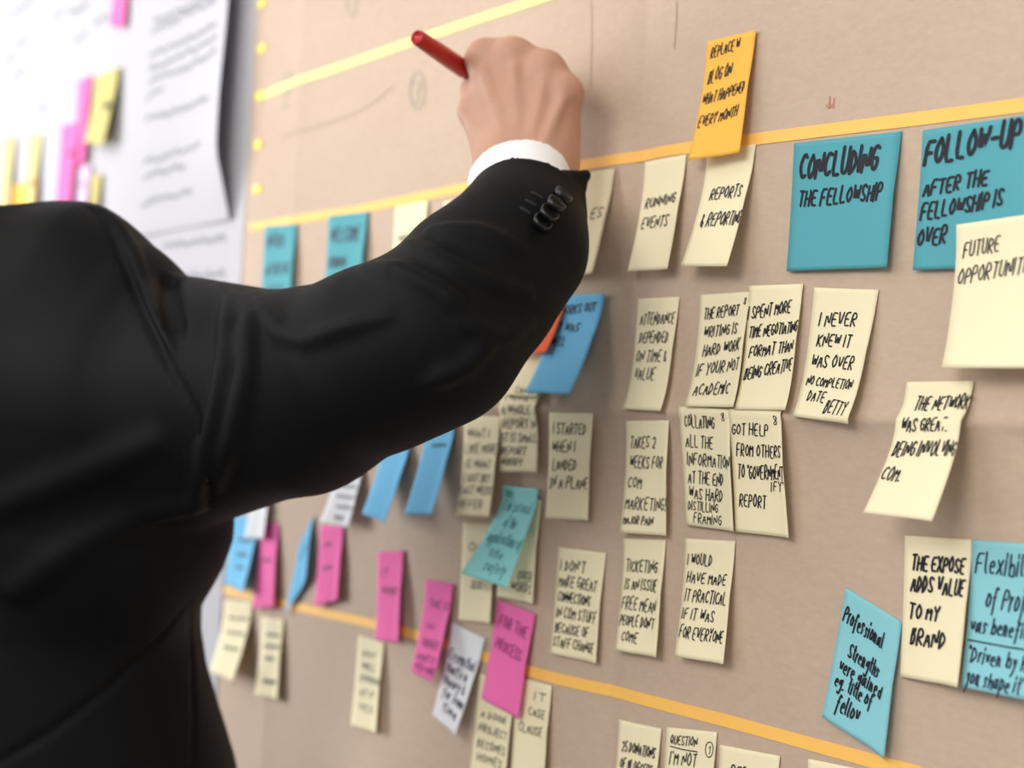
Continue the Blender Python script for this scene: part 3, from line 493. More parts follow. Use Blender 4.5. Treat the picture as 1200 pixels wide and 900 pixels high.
 't3': ('yellow note showing above the sleeve, right of the two left teal notes', GY, 'ink', [('~', 0.15, 0.85, 0.33, 0.42, 1.3)]),
 't4': ('yellow note of which only the top shows above the forearm', GY, 'ink', []),
 'lp_top': ('pink note on the white wall at the top edge', GL, 'ink', []),
 'lp_1': ('upper pink note of the blurred cluster on the white wall', GL, 'ink', []),
 'lp_2': ('lower pink note of the blurred cluster on the white wall', GL, 'ink', [('~', 0.5, 0.9, 0.3, 0.4, 1.9)]),
 'lo': ('olive yellow note curling off the white wall beside the pink ones', GL, 'ink', [('~', 0.55, 0.9, 0.4, 0.55, 2.2)]),
 'lo2': ('small olive yellow note just above the shoulder on the white wall', GL, 'ink', []),
 'lv': ('lilac note between the lower pink note and the small olive one', GL, 'ink_purple', [('~', 0.2, 0.8, 0.2, 0.26, 1.4)]),
 'ly1': ('mustard yellow note above the rust one at the far left of the white wall', GL, 'ink', []),
 'ly2': ('mustard yellow note at the left edge of the photo', GL, 'ink', []),
 'lo3': ("orange note on the white wall just above the man's back", GL, 'ink', []),
 'lo4': ('rust brown note beside the orange one on the white wall', GL, 'ink', []),
}
for key, (label, group, ink, lines) in NOTES.items():
    colour, layer, geo = GEO[key]
    sticky_note(geo, M[colour], layer, label, group, lines, ink, wall=(group == GL), curve=(1.25 if key in ('network', 'bluebig', 'bluee', 'blued', 'cyanc') else 1.5))

# ------------------------------------------------------------------ white chart sheets on the left of the wall
def chart_sheet(x0, x1, z0, z1, off, label, bow=None, rows=(), slope=0.0):
    NS, NT = 24, 40
    def surf(s, t, e=0.0):
        L = bow(s, t) if bow else 0.0006 * math.sin(9 * s + 4 * t)
        return (x0 + (x1 - x0) * s, -(off + L + e), z1 + (z0 - z1) * t)
    V, Fs = [], []
    for e in (0.0003, 0.0):
        for j in range(NT + 1):
            for i in range(NS + 1): V.append(surf(i / NS, j / NT, e))
    k = (NS + 1) * (NT + 1)
    for j in range(NT):
        for i in range(NS):
            a = j * (NS + 1) + i
            Fs.append((a, a + NS + 1, a + NS + 2, a + 1)); Fs.append((k + a, k + a + 1, k + a + NS + 2, k + a + NS + 1))
    org = (x0, 0, z1)
    o = tag(mesh('chart_sheet', V, Fs, M['chart'], origin=org), label, 'paper sheet', 'white chart sheets left of the brown paper')
    for xa, xb, z in rows:
        v, f = ribbons([soften([(x, z + random.uniform(-.0035, .0035) + (.002 if i % 2 else -.002)) for i, x in enumerate(np.linspace(xa, xb, max(6, int((xb - xa) / .006))))], 1)], 0.0045,
                       lambda x, z: surf(min(1, max(0, (x - x0) / (x1 - x0))), (z - z1) / (z0 - z1), 0.0006))
        mesh('written_line', (np.array(v) - np.array(org)).tolist(), f, M['ink_grey'], o, False)
    return o
CH = {'front': [(-1.4582, -1.2973, 1.826), (-1.4612, -1.2963, 1.8171), (-1.4615, -1.2876, 1.79), (-1.4615, -1.2841, 1.7757), (-1.4614, -1.2823, 1.7603), (-1.4639, -1.425, 1.7458), (-1.4641, -1.2972, 1.7183), (-1.4619, -1.3138, 1.6726), (-1.4599, -1.3561, 1.6575), (-1.4598, -1.3365, 1.6269)], 'back': [(-1.4006, -1.2623, 1.5416), (-1.4056, -1.2665, 1.5763)], 'left': [(-1.9453, -1.8567, 1.9322), (-1.7235, -1.6632, 1.8885), (-1.9161, -1.8646, 1.8849), (-1.7007, -1.6632, 1.8527), (-1.638, -1.5929, 1.8605), (-1.953, -1.9131, 1.8682), (-1.9216, -1.8669, 1.8436), (-1.8095, -1.7801, 1.7826), (-1.526, -1.5047, 1.806), (-1.6752, -1.6497, 1.7651), (-1.7754, -1.7468, 1.8947)]}
chart_sheet(-1.53, -1.2285, 1.04, 2.05, 0.0045, 'long white chart sheet behind the curled one, along the brown paper edge', rows=CH['back'])
def curl(s, t):
    k = max(0.0, (s - .35) / .65) ** 2
    return 0.0015 + k * (0.016 * min(1.0, (1.0 - t) * 7 + 0.05)) + 0.004 * math.sin(t * 6) ** 2 * k
chart_sheet(-1.482, -1.252, 1.592, 2.06, 0.0055, 'white chart sheet with lines of grey writing and a curled right edge', bow=curl, rows=CH['front'])
chart_sheet(-2.28, -1.49, 1.2, 2.06, 0.002, 'wide white chart sheet with faint scribbles behind the pink and mustard notes', rows=CH['left'])

# ------------------------------------------------------------------ the man writing
def _s(a):
    return np.sum(a * a, axis=-1)

def cone(p, a, b, r1, r2):
    """distance to a limb that tapers from radius r1 at a to r2 at b"""
    a = np.asarray(a, np.float32); ab = np.asarray(b, np.float32) - a
    t = np.clip((p - a) @ ab / max(float(ab @ ab), 1e-9), 0, 1)
    return np.sqrt(_s(p - a - t[..., None] * ab)) - (r1 + (r2 - r1) * t)

def ball(p, c, r, ax=None):
    """ellipsoid with radii r along the rows of ax"""
    q = p - np.asarray(c, np.float32)
    if ax is not None:
        q = q @ np.asarray(ax, np.float32).T
    r = np.asarray(r, np.float32)
    k0 = np.sqrt(_s(q / r)); k1 = np.sqrt(_s(q / (r * r)))
    return k0 * (k0 - 1.0) / np.maximum(k1, 1e-6)

def blend(a, b, k):
    h = np.clip(0.5 + 0.5 * (b - a) / k, 0, 1)
    return b + (a - b) * h - k * h * (1 - h)

def carve(a, b, k):
    return -blend(-a, b, k)

def chain(p, pts, k=0.008):
    """pts: list of (x, y, z, r) joints blended into one limb"""
    d = None
    for u, v in zip(pts[:-1], pts[1:]):
        e = cone(p, u[:3], v[:3], u[3], v[3])
        d = e if d is None else blend(d, e, k)
    return d

def loft(p, c, ex, ez, table, power):
    """upright trunk: table rows (height, offset_x, half_width, half_depth, offset_z)"""
    t = np.asarray(table, np.float32)
    q = p - np.asarray(c, np.float32)
    h = p[..., 2]
    ox, a, b, oz = (np.interp(h, t[:, 0], t[:, i]).astype(np.float32) for i in (1, 2, 3, 4))
    x = (q @ np.asarray(ex, np.float32) - ox) / a
    z = (q @ np.asarray(ez, np.float32) - oz) / b
    rho = (np.abs(x) ** power + np.abs(z) ** power) ** (1.0 / power)
    d = (rho - 1) * np.minimum(a, b)
    cap = np.maximum(t[0, 0] - h, h - t[-1, 0])
    return np.maximum(d, cap)

def polygonise(f, lo, hi, h, blk=8):
    """surface nets over the cells the surface passes through: verts, quads"""
    lo = np.asarray(lo, np.float32); n = (np.ceil((np.asarray(hi) - lo) / (h * blk)).astype(int)) * blk + 1
    nb = (n - 1) // blk
    ci = np.stack(np.meshgrid(*[np.arange(k) for k in nb], indexing='ij'), -1).reshape(-1, 3)
    cen = lo + (ci + 0.5) * (blk * h)
    dc = f(cen.astype(np.float32))
    G = np.empty(tuple(n), np.float32); G[:] = 1.0
    near = np.abs(dc) < blk * h * 1.45
    o = np.stack(np.meshgrid(*[np.arange(blk + 1)] * 3, indexing='ij'), -1)
    for c in ci[~near & (dc < 0)]:
        s = c * blk
        G[s[0]:s[0] + blk + 1, s[1]:s[1] + blk + 1, s[2]:s[2] + blk + 1] = -1.0
    act = ci[near]
    for i in range(0, len(act), 400):
        a = act[i:i + 400]
        idx = a[:, None, None, None, :] * blk + o[None]
        v = f((lo + idx * h).astype(np.float32).reshape(-1, 3)).reshape(idx.shape[:-1])
        G[idx[..., 0], idx[..., 1], idx[..., 2]] = v
    S = G < 0
    cells = [S[i:S.shape[0] - 1 + i, j:S.shape[1] - 1 + j, k:S.shape[2] - 1 + k] for i in (0, 1) for j in (0, 1) for k in (0, 1)]
    cnt = sum(c.astype(np.int8) for c in cells)
    act = np.argwhere((cnt > 0) & (cnt < 8))
    vid = -np.ones(cnt.shape, np.int64); vid[tuple(act.T)] = np.arange(len(act))
    acc = np.zeros((len(act), 3), np.float32); num = np.zeros(len(act), np.float32)
    cor = np.array([(i, j, k) for i in (0, 1) for j in (0, 1) for k in (0, 1)])
    for a in range(8):
        for b in range(a + 1, 8):
            if np.abs(cor[a] - cor[b]).sum() != 1:
                continue
            va = G[tuple((act + cor[a]).T)]; vb = G[tuple((act + cor[b]).T)]
            m = (va < 0) != (vb < 0)
            t = np.where(m, va / np.where(m, va - vb, 1), 0)
            acc += m[:, None] * (cor[a] + t[:, None] * (cor[b] - cor[a])); num += m
    V = lo + (act + acc / num[:, None]) * h
    Q = []
    for ax in range(3):
        s0 = [slice(0, -1) if k == ax else slice(1, -1) for k in range(3)]
        s1 = [slice(1, None) if k == ax else slice(1, -1) for k in range(3)]
        A, Bq = S[tuple(s0)], S[tuple(s1)]
        e = np.argwhere(A != Bq)
        flip = A[tuple(e.T)]
        e = e + [0 if k == ax else 1 for k in range(3)]
        u, w = (ax + 1) % 3, (ax + 2) % 3
        du = np.eye(3, dtype=int)[u]; dw = np.eye(3, dtype=int)[w]
        q = np.stack([vid[tuple((e - du - dw).T)], vid[tuple((e - dw).T)], vid[tuple(e.T)], vid[tuple((e - du).T)]], 1)
        q[~flip] = q[~flip][:, ::-1]
        Q.append(q)
    Q = np.concatenate(Q)
    return V, Q[(Q >= 0).all(1)]

SLEEVE = [(-0.8831, -0.2094, 1.4099, 0.0843), (-0.7918, -0.1869, 1.4179, 0.0635), (-0.7246, -0.168, 1.4416, 0.055), (-0.694, -0.1543, 1.4535, 0.0515)]
FOREARM = [(-0.694, -0.1543, 1.4535, 0.0515), (-0.6932, -0.1231, 1.488, 0.0491), (-0.6911, -0.0978, 1.5145, 0.0435), (-0.7084, -0.0746, 1.545, 0.0389)]
YOKE = [(-1.209, -0.4481, 1.4723, 0.0539), (-1.0895, -0.3467, 1.478, 0.053), (-0.9574, -0.2699, 1.4883, 0.0496), (-0.9236, -0.2479, 1.4796, 0.0332)]
SCAPULA = [(-1.0313, -0.319, 1.4259, 0.0818), (-0.9392, -0.2427, 1.4072, 0.0863), (-0.9549, -0.2342, 1.3293, 0.0732)]
WEB = [(-0.767, -0.0703, 1.649, 0.011), (-0.7484, -0.0613, 1.6476, 0.0115), (-0.7285, -0.0504, 1.6384, 0.0111), (-0.7146, -0.0448, 1.6229, 0.0096)]
NECKBASE = [(-1.177, -0.4087, 1.4845, 0.077), (-1.1773, -0.4118, 1.5358, 0.0513)]
CUFF_END = [(-0.7206, -0.0637, 1.5634, 0.0335), (-0.6932, -0.1231, 1.488, 0.0491)]
SHIRT = [(-0.6908, -0.0959, 1.5137, 0.0319), (-0.7058, -0.0808, 1.5423, 0.0338), (-0.7221, -0.0719, 1.564, 0.0339)]
WRIST = [(-0.6924, -0.0949, 1.5177, 0.0213), (-0.7368, -0.07, 1.5732, 0.0197), (-0.7173, -0.0568, 1.572, 0.0201)]
METACARPALS = [[(-0.74, -0.068, 1.5808, 0.0153), (-0.7649, -0.0742, 1.6513, 0.011)], [(-0.7334, -0.0646, 1.5817, 0.0158), (-0.7445, -0.0646, 1.6503, 0.0117)], [(-0.7247, -0.0601, 1.5814, 0.0157), (-0.724, -0.0528, 1.6406, 0.011)], [(-0.7153, -0.0547, 1.58, 0.0151), (-0.7097, -0.0468, 1.6235, 0.0101)]]
PALM = [[(-0.7486, -0.0618, 1.592, 0.0195), (-0.7662, -0.059, 1.6358, 0.014)], [(-0.7253, -0.0487, 1.5941, 0.0204), (-0.7313, -0.0417, 1.6221, 0.0149)], [(-0.7377, -0.0567, 1.603, 0.0194), (-0.7486, -0.0528, 1.6342, 0.0162)]]
FINGERS = [[(-0.7649, -0.0742, 1.6513, 0.0104), (-0.7977, -0.0545, 1.6538, 0.0099), (-0.8027, -0.041, 1.6451, 0.0085), (-0.7997, -0.0305, 1.6393, 0.007)], [(-0.7445, -0.0646, 1.6503, 0.0111), (-0.7772, -0.0416, 1.653, 0.0101), (-0.7873, -0.0342, 1.6391, 0.0087), (-0.7848, -0.0369, 1.6273, 0.0072)], [(-0.724, -0.0528, 1.6406, 0.0105), (-0.7485, -0.0321, 1.6394, 0.0094), (-0.759, -0.0284, 1.6239, 0.0083), (-0.7526, -0.0407, 1.6137, 0.007)], [(-0.7097, -0.0468, 1.6235, 0.0095), (-0.7223, -0.0334, 1.6188, 0.0083), (-0.7292, -0.0349, 1.6056, 0.0075), (-0.7235, -0.0468, 1.5994, 0.0062)]]
THUMB = [(-0.7467, -0.0701, 1.5835, 0.0159), (-0.7687, -0.077, 1.6153, 0.011), (-0.7872, -0.0643, 1.6357, 0.0092), (-0.7956, -0.0449, 1.6445, 0.0072)]
TENDONS = [[(-0.7266, -0.0808, 1.5917), (-0.7509, -0.0849, 1.6387)], [(-0.7187, -0.0772, 1.5923), (-0.7312, -0.0745, 1.6386)], [(-0.7093, -0.0735, 1.5918), (-0.712, -0.063, 1.6309)], [(-0.7015, -0.0683, 1.5883), (-0.6994, -0.0575, 1.6165)]]
PEN = [(-0.763, -0.1312, 1.6532), (-0.8045, -0.0172, 1.6382)]
TRUNK = [(0.8682, 0.0384, 0.2634, 0.125, 0.014), (0.9818, 0.0297, 0.2547, 0.13, 0.0102), (1.0764, 0.0209, 0.2459, 0.13, 0.007), (1.1417, 0.0125, 0.2375, 0.125, 0.0048), (1.1648, 0.0084, 0.2334, 0.122, 0.004), (1.1885, 0.004, 0.229, 0.119, 0.0032), (1.2123, -0.0001, 0.2249, 0.117, 0.0024), (1.2387, -0.0027, 0.2223, 0.115, 0.0016), (1.2648, -0.0031, 0.2219, 0.115, 0.0007), (1.2931, -0.0003, 0.2247, 0.117, -0.0003), (1.3123, 0.0014, 0.2264, 0.119, -0.0009), (1.3539, -0.0029, 0.2221, 0.122, -0.0023), (1.4039, -0.0121, 0.2129, 0.122, -0.004), (1.4538, -0.0214, 0.2036, 0.12, -0.0057), (1.4972, -0.017, 0.178, 0.105, -0.0071), (1.5277, -0.0306, 0.1644, 0.09, -0.0081)]
TRUNK_C = [-1.1092, -0.329, 0.0]
EX = [0.62347, 0.78185, 0.0]
EZ = [-0.78185, 0.62347, 0.0]
FOLDS = [([((-0.6958, -0.3678, 1.5024), (-0.9663, 0.3854, 0.1422)), ((-0.692, -0.3629, 1.4997), (-0.9611, 0.3922, 0.1385)), ((-0.6876, -0.3571, 1.4931), (-0.955, 0.4003, 0.1294)), ((-0.683, -0.3506, 1.4815), (-0.9485, 0.4092, 0.1131)), ((-0.6794, -0.3453, 1.4654), (-0.9435, 0.4167, 0.0908)), ((-0.6749, -0.3388, 1.4485), (-0.9374, 0.4257, 0.0673)), ((-0.6697, -0.3314, 1.4317), (-0.9302, 0.436, 0.044))], 0.005, 0.005), ([((-0.6556, -0.3155, 1.4656), (-0.9106, 0.458, 0.0911)), ((-0.6523, -0.3111, 1.459), (-0.906, 0.4642, 0.0819)), ((-0.6522, -0.3095, 1.434), (-0.9058, 0.4664, 0.0472)), ((-0.655, -0.3114, 1.4036), (-0.9097, 0.4638, 0.0049)), ((-0.6594, -0.3154, 1.3752), (-0.9158, 0.4582, -0.0345)), ((-0.663, -0.3188, 1.3546), (-0.9209, 0.4534, -0.0631))], 0.0075, 0.006), ([((-0.6489, -0.3069, 1.4636), (-0.9012, 0.4699, 0.0883)), ((-0.6458, -0.3024, 1.4496), (-0.897, 0.4763, 0.0689)), ((-0.6462, -0.3014, 1.4237), (-0.8975, 0.4776, 0.0329)), ((-0.6503, -0.3048, 1.391), (-0.9032, 0.4728, -0.0125)), ((-0.6561, -0.3106, 1.3638), (-0.9112, 0.4648, -0.0503))], 0.007, 0.006), ([((-0.6437, -0.3005, 1.4627), (-0.8941, 0.4789, 0.0871)), ((-0.6355, -0.2892, 1.444), (-0.8827, 0.4946, 0.0611)), ((-0.6274, -0.2788, 1.4412), (-0.8714, 0.5089, 0.0572)), ((-0.6113, -0.2592, 1.4512), (-0.849, 0.5363, 0.0711)), ((-0.6019, -0.2476, 1.4554), (-0.836, 0.5524, 0.0769))], 0.004, 0.008), ([((-0.6088, -0.2576, 1.4798), (-0.8455, 0.5385, 0.1109)), ((-0.598, -0.2439, 1.4781), (-0.8306, 0.5575, 0.1085)), ((-0.5845, -0.2264, 1.4685), (-0.8117, 0.5818, 0.0951)), ((-0.5758, -0.2148, 1.4558), (-0.7997, 0.5979, 0.0776))], 0.006, 0.007), ([((-0.5959, -0.2421, 1.4926), (-0.8277, 0.56, 0.1285)), ((-0.5818, -0.2239, 1.4821), (-0.8081, 0.5853, 0.114)), ((-0.567, -0.2047, 1.4734), (-0.7874, 0.6119, 0.1019)), ((-0.5575, -0.1927, 1.4699), (-0.7743, 0.6286, 0.097))], 0.0055, 0.007), ([((-0.579, -0.2187, 1.453), (-0.8041, 0.5925, 0.0736)), ((-0.5655, -0.2015, 1.4481), (-0.7854, 0.6164, 0.0668)), ((-0.5569, -0.191, 1.454), (-0.7734, 0.6309, 0.0749))], 0.005, 0.007), ([((-0.5887, -0.2334, 1.4996), (-0.8176, 0.5721, 0.1384)), ((-0.5739, -0.2148, 1.5), (-0.797, 0.5979, 0.1389)), ((-0.5603, -0.1975, 1.4933), (-0.7782, 0.6219, 0.1296))], 0.0045, 0.008), ([((-0.5896, -0.2303, 1.4219), (-0.8188, 0.5763, 0.0304)), ((-0.5775, -0.2157, 1.4315), (-0.8021, 0.5967, 0.0438)), ((-0.5681, -0.2048, 1.4474), (-0.7891, 0.6117, 0.0658))], 0.005, 0.008), ([((-0.7183, -0.3856, 1.3077), (-0.9976, 0.3607, -0.1282)), ((-0.6996, -0.3634, 1.3308), (-0.9716, 0.3916, -0.096)), ((-0.6781, -0.3375, 1.3499), (-0.9418, 0.4275, -0.0696)), ((-0.6633, -0.3192, 1.3554), (-0.9213, 0.4529, -0.0619))], 0.003, 0.02), ([((-0.7293, -0.4015, 1.3456), (-1.0129, 0.3386, -0.0755)), ((-0.7025, -0.3689, 1.3651), (-0.9757, 0.3839, -0.0485)), ((-0.6756, -0.3362, 1.3846), (-0.9384, 0.4292, -0.0214))], 0.003, 0.02)]
SEAMS = [([((-0.6726, -0.3371, 1.4702), (-0.9342, 0.428, 0.0976)), ((-0.671, -0.3349, 1.4678), (-0.932, 0.4311, 0.0941)), ((-0.6712, -0.3348, 1.4604), (-0.9323, 0.4312, 0.0839)), ((-0.6698, -0.3324, 1.4489), (-0.9303, 0.4346, 0.0679)), ((-0.6673, -0.3286, 1.4362), (-0.9268, 0.4399, 0.0502))], 0.007), ([((-0.6968, -0.3692, 1.5023), (-0.9678, 0.3835, 0.1421)), ((-0.693, -0.3641, 1.4962), (-0.9625, 0.3906, 0.1335)), ((-0.6889, -0.3584, 1.4861), (-0.9568, 0.3985, 0.1196)), ((-0.684, -0.3512, 1.4693), (-0.9499, 0.4084, 0.0962)), ((-0.6782, -0.3429, 1.4482), (-0.9419, 0.4201, 0.067)), ((-0.6716, -0.3334, 1.4263), (-0.9327, 0.4332, 0.0366)), ((-0.665, -0.3242, 1.4088), (-0.9236, 0.446, 0.0122)), ((-0.6595, -0.3164, 1.3924), (-0.916, 0.4568, -0.0106)), ((-0.6575, -0.3128, 1.3723), (-0.9132, 0.4618, -0.0385)), ((-0.6582, -0.3126, 1.3515), (-0.9141, 0.4621, -0.0673))], 0.0028), ([((-0.7285, -0.3934, 1.2142), (-1.0118, 0.3499, -0.2581)), ((-0.7071, -0.3677, 1.2366), (-0.9821, 0.3855, -0.2269)), ((-0.6884, -0.3455, 1.2606), (-0.956, 0.4163, -0.1936)), ((-0.6723, -0.3269, 1.2878), (-0.9338, 0.4422, -0.1558)), ((-0.6638, -0.3172, 1.3058), (-0.922, 0.4557, -0.1309))], 0.0028), ([((-0.6638, -0.3172, 1.3058), (-0.922, 0.4557, -0.1309)), ((-0.6626, -0.3141, 1.2778), (-0.9202, 0.46, -0.1697)), ((-0.6618, -0.3116, 1.2477), (-0.9192, 0.4635, -0.2115)), ((-0.6622, -0.3101, 1.2132), (-0.9197, 0.4655, -0.2595))], 0.0022)]
BUTTONS = [((-0.5478, -0.1833, 1.5198), (-0.7609, 0.6417, 0.1664)), ((-0.55, -0.1857, 1.5151), (-0.7638, 0.6384, 0.1599)), ((-0.5521, -0.1881, 1.5104), (-0.7668, 0.635, 0.1534)), ((-0.5542, -0.1905, 1.5057), (-0.7697, 0.6317, 0.1468))]
BUTTONHOLES = [(((-0.5607, -0.1991, 1.5136), (-0.7788, 0.6197, 0.1578)), ((-0.5572, -0.1945, 1.5104), (-0.7739, 0.6261, 0.1534))), (((-0.5591, -0.1973, 1.5176), (-0.7766, 0.6222, 0.1633)), ((-0.5553, -0.1924, 1.5145), (-0.7713, 0.629, 0.159))), (((-0.5573, -0.1952, 1.5216), (-0.774, 0.6251, 0.1689)), ((-0.5532, -0.1899, 1.5185), (-0.7684, 0.6324, 0.1646)))]
FLAP = [(-0.6878, -0.085, 1.5621), (-0.6793, -0.052, 1.5657), (-0.6769, -0.0608, 1.5462), (-0.6802, -0.0779, 1.5473), (-0.6814, -0.083, 1.5558)]
KNUCKLE_OUT = np.array((0.0055, -0.0059, 0.0001))
def _at(h, side): return tuple(np.array(TRUNK_C) + np.array(EX) * side + np.array((0, 0, h)))
LEFT_SLEEVE = [_at(1.455, -.215) + (.075,), _at(1.30, -.265) + (.068,), _at(1.16, -.285) + (.060,), _at(0.93, -.255) + (.048,)]
def jacket_base(p):
    arm = chain(p, SLEEVE, 0.012)
    low = chain(p, FOREARM, 0.012)
    c, ax = np.float32(FOREARM[-1][:3]), np.float32(FOREARM[-1][:3]) - np.float32(FOREARM[-2][:3])
    ax = ax / np.sqrt(_s(ax))
    low = np.maximum(low, (p - c) @ ax)
    inner = cone(p, c + ax * 0.02, c - ax * 0.05, FOREARM[-1][3] - 0.0045, FOREARM[-1][3] - 0.003)
    low = np.maximum(low, -inner)
    d = blend(arm, low, 0.014)
    trunk = loft(p, TRUNK_C, EX, EZ, TRUNK, 2.4)
    trunk = blend(trunk, chain(p, SCAPULA, 0.02), 0.05)
    d2 = blend(blend(trunk, chain(p, YOKE, 0.02), 0.03), cone(p, NECKBASE[0][:3], NECKBASE[1][:3], NECKBASE[0][3], NECKBASE[1][3]), 0.03)
    left = chain(p, LEFT_SLEEVE, 0.012)
    return blend(blend(d2, left, 0.02), d, 0.008)

def onto_cloth(p, d):
    p = np.array(p, np.float32); d = np.array(d, np.float32); d /= np.linalg.norm(d)
    for _ in range(60):
        p = p + d * float(jacket_base(p[None])[0]) * 0.8
    return p
def cloth_normal(p):
    e = 0.004; g = np.array([float(jacket_base((p + e * v)[None].astype(np.float32))[0] - jacket_base((p - e * v)[None].astype(np.float32))[0]) for v in np.eye(3)])
    return g / np.linalg.norm(g)
def laid(poly):
    out = []
    for (p, d), (q, e) in zip(poly[:-1], poly[1:]):
        n = max(2, int(math.dist(p, q) / 0.004))
        for i in range(n):
            t = i / n; out.append(onto_cloth(np.array(p) * (1 - t) + np.array(q) * t, np.array(d) * (1 - t) + np.array(e) * t))
    return out + [onto_cloth(*poly[-1])]
def thin(pts, r):
    """fade a ridge out at both ends"""
    n = len(pts); return [r * min(1.0, 0.25 + 4.0 * min(i, n - 1 - i) / n) for i in range(n)]
RIDGES = [(laid(q), r, off) for q, r, off in FOLDS]
GROOVES = [(laid(q), r) for q, r in SEAMS]
def near_chain(p, pts, r):
    q = np.array(pts, np.float32); c = q.mean(0); R = float(np.sqrt(_s(q - c)).max()) + 0.05
    out = np.full(len(p), 0.05, np.float32); m = _s(p - c) < R * R
    if m.any():
        d = None; w = thin(pts, r); pp = p[m]
        for i in range(len(pts) - 1):
            e = cone(pp, pts[i], pts[i + 1], w[i], w[i + 1]); d = e if d is None else np.minimum(d, e)
        out[m] = np.minimum(d, 0.05)
    return out
def jacket(p):
    d = jacket_base(p)
    near = np.abs(d) < 0.03
    if near.any():
        q = p[near]; e = d[near]
        for pts, r, k in RIDGES: e = blend(e, near_chain(q, pts, r), k)
        for pts, r in GROOVES: e = carve(e, near_chain(q, pts, r), 0.003)
        d = d.copy(); d[near] = e
    return blend(d, flap(p), .003)
CU = np.array(FOREARM[-1][:3]); CAX = CU - np.array(FOREARM[-2][:3]); CAX /= np.linalg.norm(CAX)
FL = [np.array(q, np.float32) for q in FLAP]
def flap(p):
    d = cone(p, FL[0], FL[1], .0045, .0018)
    for q, r in ((FL[2], .005), (FL[3], .011), (FL[4], .008)): d = blend(d, cone(p, q, FL[1], r, .0018), .004)
    return d
ROOT = (TRUNK_C[0], TRUNK_C[1], 0)
person = bpy.data.objects.new('person', None); COL.objects.link(person); person.location = ROOT
tag(person, 'man in a black suit jacket seen from behind, writing on the brown paper', 'person')
def grow(name, f, lo, hi, h, mat, parent=person, smooth_steps=0):
    v, q = polygonise(f, lo, hi, h)
    o = mesh(name, v - np.array(ROOT), q, mat, parent)
    return o, v, q

# body: head, trunk, legs, left hand coarse; the writing hand fine; one mesh
HC = np.array((-1.20, -0.425, 1.665)); HF = np.array((0.30, 0.954, 0)); HS = np.array((0.954, -0.30, 0)); HU = np.array((0, 0, 1.0))
def hp(s, f, u): return HC + HS * s + HF * f + HU * u
HAX = np.stack([HS, HF, HU])
def head(p):
    d = ball(p, hp(0, -.012, .035), (.076, .098, .088), HAX)
    d = blend(d, ball(p, hp(0, .03, -.045), (.056, .064, .078), HAX), .03)
    d = blend(d, cone(p, hp(0, .062, -.100), hp(0, .055, -.09), .022, .022), .02)
    d = blend(d, cone(p, hp(0, .090, .012), hp(0, .112, -.024), .008, .012), .012)
    d = blend(d, cone(p, hp(-.03, .080, .026), hp(.03, .080, .026), .012, .012), .012)
    for s in (-1, 1):
        d = carve(d, ball(p, hp(s * .032, .096, .006), (.017, .012, .011), HAX), .012)
        d = blend(d, ball(p, hp(s * .032, .080, .005), (.012, .012, .011), HAX), .002)
        d = blend(d, ball(p, hp(s * .080, -.008, -.005), (.008, .020, .034), HAX), .006)
    d = blend(d, cone(p, hp(-.018, .090, -.062), hp(.018, .090, -.062), .006, .006), .006)
    d = carve(d, cone(p, hp(-.02, .100, -.062), hp(.02, .100, -.062), .0025, .0025), .003)
    return blend(d, cone(p, hp(0, -.03, -.05), _at(1.47, -.03), .056, .064), .03)
def leg_chain(s): return [_at(.94, s * .10) + (.095,), _at(.50, s * .105) + (.062,), _at(.09, s * .11) + (.042,)]
LW = np.array(_at(.91, -.253)); LF = np.array(EZ)
def left_hand(p):
    d = cone(p, LW, LW + (0, 0, -.03), .026, .030)
    d = blend(d, ball(p, LW + LF * .005 + np.array((0, 0, -.07)), (.016, .040, .050), np.stack([np.array(EX), LF, HU])), .015)
    for i, (o, L) in enumerate(((.030, .070), (.010, .080), (-.010, .075), (-.028, .058))):
        a = LW + LF * o + np.array((0, 0, -.105)); b = a + np.array((0, 0, -L * .55)) + LF * .004; c = b + np.array((0, 0, -L * .45)) + np.array(EX) * .014
        d = blend(d, chain(p, [tuple(a) + (.010,), tuple(b) + (.009,), tuple(c) + (.0075,)], .003), .004)
    a = LW + LF * .035 + np.array((0, 0, -.045)); b = a + LF * .03 + np.array((0, 0, -.035)); c = b + np.array((0, 0, -.03)) + LF * .008
    return blend(d, chain(p, [tuple(a) + (.013,), tuple(b) + (.011,), tuple(c) + (.008,)], .003), .008)
def inner(pts, k): return [tuple(q[:3]) + (q[3] * k,) for q in pts]
def body_fn(p):
    d = head(p)
    t = [(r[0], r[1], r[2] - .03, r[3] - .03, r[4]) for r in TRUNK if r[0] > .9]
    d = blend(d, loft(p, TRUNK_C, EX, EZ, t, 2.2), .03)
    d = blend(d, chain(p, inner(YOKE, .72), .02), .02)
    d = blend(d, chain(p, inner(SLEEVE + FOREARM[1:3], .62), .01), .02)
    d = blend(d, chain(p, inner(LEFT_SLEEVE, .62), .01), .02)
    d = blend(d, left_hand(p), .006)
    for s in (-1, 1): d = blend(d, chain(p, leg_chain(s), .02), .03)
    return d
